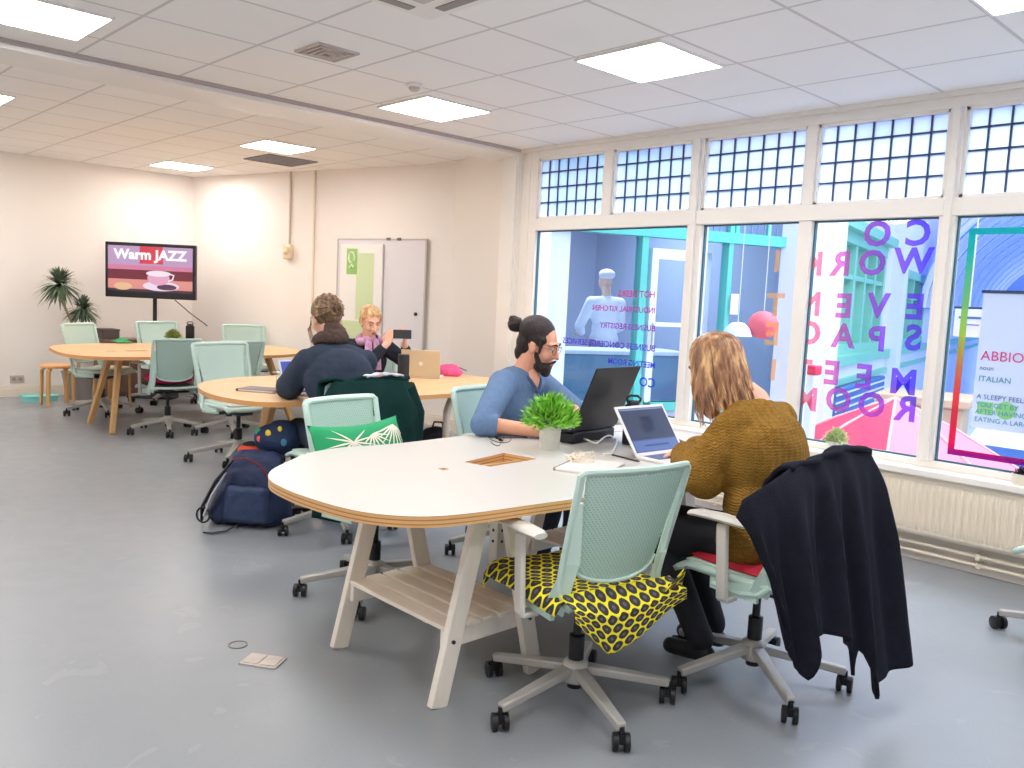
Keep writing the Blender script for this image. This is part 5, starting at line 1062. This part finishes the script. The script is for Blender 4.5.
def coatf(u, v):
    y = lerp_tab([(a, b_) for a, b_, c_ in CT], u)*(1-v)+lerp_tab([(a, b_) for a, b_, c_ in CB], u)*v
    z = lerp_tab([(a, c_) for a, b_, c_ in CT], u)*(1-v)+lerp_tab([(a, c_) for a, b_, c_ in CB], u)*v
    x = -1.295+.17*(.94-z)+(.024*sin(u*27+v*1.4)+.012*sin(u*53+v*2))*min(1, v*2.4) + .03*sin(min(1, v*6)*pi/2) - (.05*max(0, .2-u)/.2)
    return (x-J_.location.x, y-.035-J_.location.y, z)
bc.rotation_euler = (0, 0, 0)
obj('coat_back', MB().grid(coatf, 80, 48), m_coat, bc, solid=.012)
def coatr(u, v):
    U = .30+.68*u; y = lerp_tab([(a, b_) for a, b_, c_ in CT], U); z = lerp_tab([(a, c_) for a, b_, c_ in CT], U)
    return (-1.275-.085*sin(min(1, v*2)*pi/2)-.01*sin(u*20)-.02*v-J_.location.x, y-.035-J_.location.y, z+.018*sin(min(1, v*3)*pi)-.18*v*(.7+.3*sin(u*5)))
obj('collar_fold', MB().grid(coatr, 40, 12), m_coat, bc, solid=.014)
# red cushion under her
rc = on_chair('red_cushion', 'thin red seat cushion under the person in mustard', 'cushion', J_)
def cush(w, d, h, cx=0, cy=0, z=.47, n=1.0, tilt=0):
    mb = MB()
    def f(u, v, s): a = (u-.5)*2; b_ = (v-.5)*2; k = max(0, (1-a**4)*(1-b_**4))**.5; return (cx+a*w*(1-.05*b_*b_), cy+b_*d*(1-.05*a*a), z+h*.5+s*h*.5*k+tilt*b_)
    mb.grid(lambda u, v: f(u, v, 1), 18, 18); mb.grid(lambda u, v: f(u, v, -1), 18, 18); return mb
obj('padding', cush(.20, .20, .045, z=.455), mat('red_fabric', (190, 40, 60), .85, bump=.2, scale=20), rc)
pk_ = on_chair('pink_cushion', 'bright pink cushion on the seat of the chair before the far table', 'cushion', B_); obj('padding', cush(.19, .17, .09, z=.475), mat('hot_pink_fabric', (236, 50, 118), .8), pk_)
# palm leaf cushion
pc_ = thing('palm_cushion', 'green cushion printed with white palm leaves leaning on the mint chair', 'cushion', H_.location, H_.rotation_euler.z)
mg = mat('emerald_fabric', (36, 160, 104), .75); ml = mat('white_leaf_print', (238, 236, 222), .8)
Rc = Matrix.Rotation(radians(-66), 3, 'X')
def cpt(a, b_, s):      # a,b in -1..1 on the cushion face
    k = max(0, (1-abs(a)**3)*(1-abs(b_)**3))**.5; w_ = .235*(1+.10*a*a*b_*b_-.06*(1-a*a)*0); p = Vector((a*.28*(1-.07*(1-b_*b_)), b_*.17*(1-.16*(1-a*a)), s*.075*k))
    return Rc @ p + Vector((.015, -.085, .655))
q = MB(); q.grid(lambda u, v: cpt(u*2-1, v*2-1, 1), 22, 18); q.grid(lambda u, v: cpt(u*2-1, v*2-1, -1), 22, 18); cu_ = obj('cover', q, mg, pc_)
def leaflet(mb, x0, y0, a2, l, wmax):
    for s_ in (1, -1):
        pts = []
        for i in range(6):
            w_ = wmax*(.3, .9, 1, .8, .45, .05)[i]; px_, py_ = x0+cos(a2)*l*i/5, y0+sin(a2)*l*i/5*1.35
            if abs(px_) > .95 or abs(py_) > .93: break
            for sg_ in (-1, 1): pts.append(cpt(px_-sin(a2)*w_*sg_, py_+cos(a2)*w_*sg_*1.35, s_)+(Rc @ Vector((0, 0, s_)))*.002)
        k = len(pts)//2
        if k > 1: mb.add(pts, [(2*i, 2*i+1, 2*i+3, 2*i+2) for i in range(k-1)])
for (fx_, fy_, an_, n_, l_, spread_) in ((-.72, -.75, 1.25, 9, .75, 2.0), (-.10, -.55, 2.0, 8, .50, 2.6), (.38, -.35, 1.5, 11, .62, 4.6), (.92, .15, 2.4, 7, .5, 2.4), (-.35, .85, -1.2, 6, .4, 2.2), (.62, .95, -1.6, 6, .4, 2.0)):
    mb = MB()
    for k in range(n_): leaflet(mb, fx_, fy_, an_-spread_/2+spread_*k/(n_-1), l_*(.75+.25*sin(pi*k/(n_-1))), .020)
    obj('leaf_print', mb, ml, cu_, smooth=False)
# dark green coat over the navy person's chair
m_gcoat = mat('bottle_green_wool', (24, 56, 54), .95, var=.1, scale=14, bump=.4, bscale=120, spec=.15)
kc = on_chair('coat', 'dark bottle green coat hung over the chair of the navy fleece person', 'coat', K_)
def gc_(u, v):
    x0 = -.31+.62*u; topz = lerp_tab([(0, .82), (.12, .925), (.3, .94), (.7, .94), (.88, .925), (1, .82)], u); bot = lerp_tab([(0, .20), (.2, .16), (.5, .20), (.8, .22), (1, .30)], u)
    s = v; z = topz+(bot-topz)*s; y = -.325-.05*sin(min(1, s*4)*pi/2)-.03*s+.022*sin(u*20+s)*min(1, s*2); return (x0*(.95+.22*s), y, z)
obj('coat_back', MB().grid(gc_, 50, 30), m_gcoat, kc, solid=.012)
obj('collar_fold', MB().grid(lambda u, v: ((-.27+.54*u), -.335+.10*sin(min(1, v*2)*pi/2), .935+.02*sin(v*pi)-.12*v+.008*sin(u*19)), 30, 10), m_gcoat, kc, solid=.02)
obj('lining', MB().grid(lambda u, v: ((-.02+.24*u), -.345+.05*v, .945+.014*sin(u*pi)+.004*sin(u*22)), 16, 4), mat('pale_lining', (206, 208, 220), .7), kc, solid=.012)
def gs(u, v): x0 = .20+.14*u+.16*v; return (x0, -.24+.05*sin(u*6)-.06*v, .84-.55*v-.10*u*v)
obj('sleeve', MB().tube([(.26, -.30, .88), (.33, -.29, .72), (.36, -.24, .52), (.30, -.20, .36)], [.06, .07, .065, .05], 14), m_gcoat, kc)

def T(px, py, z=.74): return at(px, py, z)
def leafball(c, rx, rz, n, L, seed, wd=.006):
    rr = random.Random(seed); mb = MB()
    for k in range(n):
        a = rr.uniform(0, 2*pi); e = rr.uniform(.05, 1.45); r_ = rr.uniform(.35, 1); d = Vector((cos(a)*cos(e), sin(a)*cos(e), sin(e))); p = Vector(c)+Vector((d.x*rx*r_, d.y*rx*r_, d.z*rz*r_)); t = (d+Vector((rr.uniform(-.6, .6), rr.uniform(-.6, .6), rr.uniform(-.3, .6)))).normalized(); sd = t.cross(Vector((rr.random(), rr.random(), rr.random()))).normalized(); l = L*rr.uniform(.6, 1.2)
        mb.add([p-sd*wd*.5, p+t*l*.5-sd*wd, p+t*l, p+t*l*.5+sd*wd, p+sd*wd*.5], [(0, 1, 2, 3, 4)])
    return mb
def pot_plant(name, label, loc, pr_, ph, leafm, n, rx, rz, L, seed, potm, wd=.006, group=None):
    t = thing(name, label, 'potted plant', loc, 0, group)
    obj('pot', MB().lathe([(.001, 0), (pr_*.84, 0), (pr_*.88, .004), (pr_, ph-.008), (pr_, ph), (pr_*.92, ph), (pr_*.88, ph-.02), (.001, ph-.02)], n=28), potm, t)
    obj('soil', MB().lathe([(.001, ph-.018), (pr_*.88, ph-.018)]), mat('soil', (70, 56, 44), .9), t)
    stm = MB(); rr = random.Random(seed)
    for k in range(16): a = rr.uniform(0, 6.28); stm.tube([(0, 0, ph-.02), (cos(a)*rx*.4, sin(a)*rx*.4, ph+rz*.4), (cos(a)*rx*.75, sin(a)*rx*.75, ph+rz*.65)], .0015, 4)
    obj('stem', stm, mat('green_stem', (90, 130, 60), .6), t); obj('foliage', leafball((0, 0, ph-.01), rx, rz, n, L, seed+1, wd), leafm, t, smooth=False); return t
m_gr = mat('grass_green_leaf', (142, 205, 78), .5, var=.35, scale=30); m_conc = mat('pale_concrete', (214, 212, 206), .8, var=.05, scale=60, bump=.2)
pot_plant('potted_plant', 'bushy bright green plant in a pale grey pot on the white table', T(549, 449), .052, .115, m_gr, 1500, .125, .135, .042, 4, m_conc)
m_gr2 = mat('variegated_leaf', (205, 222, 165), .5, var=.35, scale=50)
pot_plant('potted_plant', 'small variegated plant in a white pot on the window sill', atY(835, 450, WY-.06)*Vector((1, 1, 0))+Vector((0, 0, SZ-.02)), .042, .075, m_gr2, 600, .070, .085, .024, 8, mat('white_ceramic', (236, 236, 240), .3), .006)
pot_plant('potted_plant', 'tiny dark plant in a cream pot at the right end of the window sill', atY(1021, 487, WY-.06)*Vector((1, 1, 0))+Vector((0, 0, SZ-.02)), .05, .06, mat('purple_leaf', (80, 60, 90), .5), 200, .04, .035, .02, 12, mat('cream_pot', (238, 230, 214), .4))
pot_plant('potted_plant', 'round tufted green plant on the far oak table', T(173, 342), .04, .05, mat('olive_tuft', (150, 164, 92), .6, var=.2, scale=40), 900, .075, .085, .045, 14, m_conc, .004)
pot_plant('potted_plant', 'little dark green plant beside the black flask on the white table', T(644, 425), .03, .05, mat('deep_green_leaf', (60, 120, 90), .5), 220, .05, .08, .026, 18, m_blk)
def bottle(label, loc, r, hgt, cat='bottle', name='bottle', rot=0, strap=True):
    t = thing(name, label, cat, loc, rot)
    obj('body', MB().lathe([(.001, 0), (r*.96, 0), (r, .006), (r, hgt*.80), (r*.9, hgt*.86), (r*.62, hgt*.9), (.001, hgt*.9)], n=24), m_blk, t); l = obj('lid', MB().lathe([(.001, hgt*.9), (r*.66, hgt*.9), (r*.66, hgt*.97), (.001, hgt*.98)], n=20), m_dk, t)
    if strap: obj('loop_handle', MB().tube([(r*.6, 0, hgt*.92), (r*.75, 0, hgt*1.02), (r*.4, 0, hgt*1.08), (-r*.4, 0, hgt*1.08), (-r*.75, 0, hgt*1.02), (-r*.6, 0, hgt*.92)], .006, 8), m_blk, l)
    return t
bottle('black bottle with a carry loop on the far oak table', T(190, 341), .05, .21, rot=.8)
bottle('square shouldered black flask with loop handle behind the white laptop', T(631, 444), .045, .22, rot=.8)
sp_ = thing('speaker', 'upright black cylinder speaker on the middle oak table', 'speaker', T(403, 382)); obj('body', MB().lathe([(.001, 0), (.042, 0), (.045, .006), (.045, .20), (.042, .21), (.001, .21)], n=24), mat('speaker_mesh', (44, 46, 52), .8, bump=.4, scale=80), sp_); obj('top_ring', MB().lathe([(.03, .208), (.044, .208), (.044, .214), (.03, .214)], n=24), m_dk, sp_); obj('foot', MB().lathe([(.04, -.0), (.047, 0), (.047, .006), (.04, .006)]), m_blk, sp_)
# pouch
po_ = thing('pouch', 'bright pink zipped pencil pouch on the middle oak table', 'pouch', T(449, 376), radians(44)); h = MB()
h.ell((0, 0, .035), (.120, .048, .048)).ell((0, 0, .068), (.095, .032, .036)).ell((-.06, 0, .045), (.045, .035, .04)).ell((.06, 0, .045), (.045, .035, .04)); blob('fabric', h, mat('pink_pouch', (236, 92, 148), .6, var=.1, scale=30), po_, .006, 3, disp=(.010, .04)); obj('zip', MB().tube([(-.09, -.004, .075), (-.03, -.012, .088), (.04, -.012, .088), (.09, -.004, .075)], .004, 6), mat('zip_dark_pink', (180, 50, 104), .5), po_)
obj('zip_pull', MB().tube([(.09, -.004, .075), (.13, -.01, .06), (.15, -.01, .055)], .004, 6), m_dk, po_)
def laptop(label, hinge, yaw, wd, dp, hgt, tilt, lidm, deckm, screenm=None, riser=0, kbm=None, bez=.012, glow=None, logo=None):
    """hinge centre; the screen faces local -y when yaw = 0"""
    t = thing('laptop', label, 'laptop', hinge, yaw); z0 = .0
    if riser: obj('riser', MB().b2((-wd*.46, -dp*.85, 0), (wd*.46, .01, riser)), m_blk, t, bev=.01)
    d_ = obj('base', MB().b2((-wd/2, -dp, riser), (wd/2, 0, riser+.014)), deckm, t, bev=.005)
    obj('keyboard', MB().b2((-wd*.42, -dp*.55, riser+.014), (wd*.42, -dp*.10, riser+.0155)), kbm or m_blk, d_, bev=.001); obj('trackpad', MB().b2((-wd*.16, -dp*.93, riser+.014), (wd*.16, -dp*.62, riser+.0146)), mat('trackpad', (186, 186, 190), .3), d_)
    R = Matrix.Rotation(-tilt, 3, 'X'); up = lambda x, y, z: Vector((0, 0, riser+.012))+R @ Vector((x, y, z))
    def lb(a, b_): mb = MB(); c = [(a[i]+b_[i])/2 for i in range(3)]; return mb.box(up(*c), [abs(b_[i]-a[i]) for i in range(3)], R)
    l = obj('lid', lb((-wd/2, 0, 0), (wd/2, .008, hgt)), lidm, t, bev=.003)
    sc_ = obj('screen', lb((-wd/2+bez, -.001, bez), (wd/2-bez, .0005, hgt-bez)), screenm or mat('phone_glass', (0, 0, 0)), t)
    if glow:
        for nm, a, b_, col in glow: obj(nm, lb((a[0]*wd/2, -.0016, a[1]*hgt), (b_[0]*wd/2, -.001, b_[1]*hgt)), emis('disp_'+'_'.join(map(str, col)), col, .75), sc_, smooth=False)
    if logo: mb = MB(); n = 16; mb.add([up(.016*cos(2*pi*i/n), .0090, hgt/2+.018*sin(2*pi*i/n)) for i in range(n)], [tuple(range(n))]); obj('lid_mark', mb, logo, l, smooth=False)
    return t
hb_ = (T(577, 445)+T(628, 440))/2
laptop('large black laptop on a black riser in front of the bearded person', Vector((-2.70, 3.15, .74)), radians(90+6)+pi, .38, .27, .335, radians(22), m_blk, m_blk, riser=.055)
a_, b_ = T(637, 459), T(683, 453); mid = (a_+b_)/2; yw = atan2((b_-a_).y, (b_-a_).x)
m_silver = mat('white_laptop_shell', (232, 230, 232), .35)
laptop('open white laptop with a dark page on screen before the person in mustard', mid, yw, .335, .20, .25, radians(36), m_silver, m_silver, emis('disp_base', (70, 96, 158), .7), bez=.014,
    glow=[('page_band', (-.9, .30), (.9, .90), (38, 52, 92)), ('page_photo', (-.30, .45), (.25, .78), (66, 70, 96)), ('page_bar', (-.9, .90), (.9, .93), (150, 170, 215)), ('page_panel', (-.9, .07), (.9, .28), (100, 128, 200)), ('page_text', (-.5, .16), (.5, .20), (60, 76, 140))], kbm=mat('grey_keys', (90, 104, 140), .5))
m_gold = mat('champagne_lid', (214, 200, 176), .35, .3)
laptop('champagne coloured laptop seen from behind on the middle oak table', T(421, 378), radians(44)+pi, .315, .23, .23, radians(16), m_gold, m_silver, logo=m_white)
laptop('white laptop at the left side of the navy fleece person', Vector((-4.99, 2.86, .74)), radians(96), .31, .22, .21, radians(20), m_silver, m_silver, emis('disp_base2', (70, 90, 200), .8))
nb = thing('book', 'closed grey notebook with a pen clip on the near edge of the middle oak table', 'notebook', T(262, 391), radians(35)); obj('cover', MB().b2((-.13, -.09, 0), (.13, .09, .004)).b2((-.13, -.09, .014), (.13, .09, .018)), mat('grey_cover', (134, 124, 128), .6), nb, bev=.002); obj('pages', MB().b2((-.126, -.086, .004), (.126, .088, .014)), m_white, nb); obj('binding', MB().tube([(-.13, -.09, .009), (-.13, .09, .009)], .009, 8), m_dk, nb)
pn_ = thing('smartphone', 'dark phone lying beside the grey notebook on the middle oak table', 'phone', T(286, 392.5), radians(40)); obj('case', MB().b2((-.07, -.035, 0), (.07, .035, .009)), m_dk, pn_, bev=.003); obj('screen', MB().b2((-.066, -.031, .009), (.066, .031, .0096)), mat('phone_glass', (0, 0, 0)), pn_)
gls = thing('drinking_glass', 'clear drinking glass near the middle of the oak table edge', 'glass', T(280, 384)); obj('tumbler', MB().lathe([(.001, 0), (.028, 0), (.034, .10), (.032, .10), (.026, .006), (.001, .006)], n=20), m_glass, gls)
pp_ = thing('paper_stack', 'white papers next to the white laptop on the middle oak table', 'papers', T(292, 372), radians(30))
for k in range(3): obj('sheet', MB().box((.004*k, -.006*k, .0015+.002*k), (.21, .297, .0015), Matrix.Rotation(.12*k, 3, 'Z')), m_white, pp_, smooth=False)
obj('clip', MB().b2((-.11, -.02, .005), (-.08, .02, .012)), mat('wood_clip', (150, 96, 70), .5), pp_)
# white table clutter
ph2 = thing('smartphone', 'phone lying face up beside the earphones on the white table', 'phone', T(511, 437), radians(62)); obj('case', MB().b2((-.075, -.038, 0), (.075, .038, .009)), mat('phone_case_grey', (110, 104, 112), .4), ph2, bev=.004); obj('screen', MB().b2((-.070, -.034, .009), (.070, .034, .0096)), mat('phone_sheen', (86, 76, 84), .12), ph2)
ep = thing('earphones', 'tangled black wired earphones on the white table', 'earphones', T(492, 440)); o_ = ep.location
w_ = MB(); 
def wire(pts, r=.0016, z=.002): return [T(x, y)-o_+Vector((0, 0, z)) for x, y in smooth_poly(pts, 5)][:-5]
w_.tube(wire([(487, 435), (490, 439), (496, 442), (503, 443), (509, 442), (511, 439), (507, 437), (502, 441), (499, 446), (494, 445), (490, 441)]), .0018, 6); obj('cord', w_, m_blk, ep)
for x, y in ((487, 436), (497, 439), (500, 441)): p = T(x, y)-o_; obj('earbud', MB().ell(p+Vector((0, 0, .008)), (.010, .009, .008)).cap(p+Vector((0, 0, .006)), .004, p+Vector((.014, .004, .003)), .003), m_blk, ep)
ms = thing('mouse', 'black computer mouse beside the hand of the bearded person', 'mouse', T(529, 434), radians(50)); h = MB().ell((0, 0, .008), (.034, .056, .026)); me = mesh_of('shell', h)
for v in me.vertices: v.co.z = max(0, v.co.z)
put('shell', me, m_blk, ms); obj('wheel', MB().lathe([(.008, -.004), (.008, .004)], (0, .03, .028), 10, axis='x'), m_dk, ms)
n2_ = thing('book', 'thin white notebook with grey spine on the white table behind the front chair', 'notebook', T(590, 468), radians(22)); obj('cover', MB().b2((-.105, -.14, 0), (.105, .14, .012)), mat('notebook_white', (232, 226, 222), .5), n2_, bev=.003); obj('binding', MB().b2((-.108, -.14, 0), (-.098, .14, .0125)), mat('spine_grey', (150, 140, 138), .5), n2_)
a_, b_ = T(612, 456), T(640, 463); pe = tag(obj('pencil', MB().tube([a_+Vector((0, 0, .006)), a_+(b_-a_)*.93+Vector((0, 0, .006)), b_+Vector((0, 0, .006))], [.004, .004, .0008], 6), mat('pencil_dark', (60, 44, 44), .4)), 'dark pencil lying beside the white laptop', 'pencil')
cb2 = MB(); P_ = [(636, 438), (620, 436), (604, 434), (590, 437), (584, 443), (592, 446), (604, 442), (613, 440), (617, 446), (612, 455), (603, 459)]
cb2.tube([T(x, y)+Vector((0, 0, .006+.02*abs(sin(i*.35)))) for i, (x, y) in enumerate(smooth_poly(P_, 5)[:-5])], .0042, 8); tag(obj('charging_cable', cb2, m_white), 'thick white cable looping beside the black laptop', 'cable')
rr = random.Random(21); kn_ = MB()
for k in range(9):
    x0, y0 = rr.uniform(568, 590), rr.uniform(457, 465); pts = [(x0+rr.uniform(-9, 9), y0+rr.uniform(-3, 3)) for i in range(6)]; kn_.tube([T(x, y)+Vector((0, 0, .014+rr.uniform(0, .016))) for x, y in smooth_poly(pts, 4)], .0022, 5, cap=False)
tag(obj('cable_tangle', kn_, mat('cream_wire', (240, 232, 214), .5)), 'tangle of thin cream wire on the white notebook', 'cable')
rb = thing('red_marker', 'small red capped marker standing behind the white laptop', 'marker', T(664, 440)); obj('body', MB().lathe([(.008, 0), (.008, .05)], n=10), m_white, rb); obj('cap', MB().lathe([(.011, .05), (.012, .085), (.008, .09)], n=10), mat('red_cap', (220, 50, 60), .4), rb)
gp = thing('remote_control', 'small grey remote on the white table near the window side of the laptop', 'remote', T(675, 441), radians(60)); obj('body', MB().b2((-.02, -.07, 0), (.02, .07, .012)), m_dk, gp, bev=.003); obj('button_pad', MB().b2((-.012, -.05, .012), (.012, .03, .0135)), mat('grey_keys', (0, 0, 0)), gp)
# ------------------------------------------------ bags
m_nbag = mat('navy_nylon', (36, 50, 84), .6, var=.15, scale=16, bump=.4, bscale=70); m_bbag = mat('black_nylon', (30, 34, 44), .6, bump=.3, scale=10)
p0 = (at(215, 511, 0)+at(283, 520, 0))/2; bpk = thing('backpack', 'large navy backpack slumped on the floor beside the near end of the white table', 'backpack', (-4.68, 2.33, 0), radians(40))
h = MB()
for x0_, x1_ in ((-.17, -.04), (-.09, .0), (.0, .04), (.09, .08), (.17, .12)): h.cap((x0_, 0, .09), .095, (x1_, .02, .36), .085); h.cap((x0_*.9, -.06, .07), .07, (x1_*.9, -.04, .30), .06)
h.cap((-.17, 0, .08), .08, (.19, 0, .08), .08); blob('main_pouch', h, m_nbag, bpk, .010, 3, disp=(.022, .07))
h = MB()
for z_ in (.07, .095, .12, .145, .17, .195, .22): h.cap((-.07+.1*(z_-.07), -.13, z_), .036, (.15-.1*(z_-.07), -.13, z_), .036)
blob('front_pocket', h, mat('blue_nylon', (44, 60, 94), .6, bump=.3, scale=12), bpk, .009, 4, disp=(.012, .05))
obj('shoulder_strap', MB().tube([(-.05, -.13, .40), (-.14, -.15, .28), (-.23, -.13, .12), (-.25, -.10, .02)], [.02, .028, .028, .02], 10, flat=.35), m_bbag, bpk); obj('grey_panel', MB().tube([(-.08, -.15, .33), (-.15, -.165, .20), (-.20, -.15, .08)], [.016, .040, .046], 10, flat=.3), mat('grey_webbing', (176, 176, 182), .7), bpk)
obj('loose_strap', MB().tube([(.0, -.15, .03), (-.03, -.24, .012), (-.09, -.30, .010), (-.14, -.30, .012)], .010, 6, flat=.4), m_bbag, bpk); obj('strap_ring', MB().tube([(-.20+.04*cos(a), -.185, .08+.045*sin(a)) for a in [i*2*pi/14 for i in range(15)]], .006, 6, cap=False), m_bbag, bpk); obj('zip_trim', MB().tube([(-.06, -.10, .40), (.02, -.12, .42), (.10, -.10, .38), (.15, -.08, .30)], .006, 6), mat('dark_red_trim', (120, 40, 50), .6), bpk)
sh_ = thing('tote_bag', 'dark blue bag with yellow and pink spots resting on top of the navy backpack', 'bag', (-4.72, 2.53, .44), radians(40)); h = MB().ell((0, 0, .05), (.15, .12, .10)).ell((.03, 0, .09), (.10, .09, .08)); blob('fabric', h, mat('spotted_navy', (34, 52, 86), .7, bump=.3, scale=14), sh_, .009, 3, disp=(.02, .07))
for (x, y, z, col, r_) in ((-.02, -.095, .10, (240, 214, 60), .018), (-.08, -.085, .06, (240, 110, 110), .016), (.05, -.085, .13, (240, 214, 60), .014), (-.10, -.06, .10, (70, 160, 130), .02), (.08, -.095, .05, (60, 120, 160), .02)): obj('spot', MB().ell((x, y-.008, z), (r_, .006, r_*1.2)), mat('spot_%d_%d' % (col[0], col[2]), col, .7), sh_)
hs = thing('strap_bundle', 'black and orange red strap bundle lying left of the spotted bag', 'strap', at(252, 457, .34)*Vector((1, 1, 0))+Vector((0, 0, .36)), radians(40)); h = MB().ell((0, 0, .03), (.09, .06, .035)).cap((-.06, -.02, .02), .025, (.08, -.04, .02), .02); blob('fabric', h, mat('orange_red_fabric', (240, 84, 62), .7), hs, .007, 2, disp=(.01, .03)); h = MB().ell((0, .01, .055), (.07, .05, .025)); blob('dark_lining', h, m_bbag, hs, .007, 2, disp=(.01, .03))
b3 = thing('backpack', 'black rucksack standing on the floor under the right end of the oak table', 'backpack', at(433, 437, 0)*Vector((1, 1, 0)) if False else Vector((-4.98, 4.00, 0)), radians(45)); h = MB().ell((0, 0, .16), (.17, .12, .17)).ell((-.02, 0, .30), (.13, .10, .13)).ell((0, 0, .06), (.18, .13, .07)); blob('main_pouch', h, m_bbag, b3, .010, 4, disp=(.02, .09)); obj('top_loop', MB().tube([(-.04, 0, .42), (-.03, 0, .46), (.03, 0, .46), (.04, 0, .42)], .008, 6), m_bbag, b3); h = MB().ell((0, -.11, .13), (.11, .05, .10)); blob('front_pocket', h, m_bbag, b3, .009, 3)
wc = thing('jacket', 'pale grey jacket bundled on the floor beside the black rucksack', 'jacket', (-4.80, 4.28, 0), radians(45)); h = MB().cap((-.05, 0, .44), .06, (.10, 0, .10), .11).cap((.02, .0, .30), .09, (.14, 0, .08), .10).ell((.08, 0, .08), (.17, .12, .08)); blob('fabric', h, mat('pale_grey_cloth', (206, 212, 226), .8), wc, .010, 4, disp=(.03, .07)); 
blob('collar', MB().cap((-.10, .0, .47), .035, (.02, .0, .49), .035), mat('pale_grey_cloth', (0, 0, 0)), wc, .008, 2, disp=(.01, .04))
tc2 = tag(obj('power_cable', MB().tube([(-4.70, 3.86, .70), (-4.66, 3.95, .60), (-4.58, 4.10, .52), (-4.62, 4.25, .46), (-4.70, 4.36, .30)], .007, 6), m_blk), 'black cable hanging under the right end of the middle oak table', 'cable')
b4 = thing('bag', 'black laptop bag standing on the shelf under the far end of the white table', 'bag', (-2.42, 3.10, .272), radians(90)); h = MB().b2((-.17, -.12, .012), (.17, .12, .30)); obj('body', h, m_bbag, b4, bev=.03, seg=4); obj('flap', MB().b2((-.165, -.13, .16), (.165, -.118, .30)), mat('flap_dark', (40, 46, 58), .6), b4, bev=.01); obj('handle', MB().tube([(-.07, 0, .295), (-.06, 0, .34), (.06, 0, .34), (.07, 0, .295)], .009, 8), m_bbag, b4)
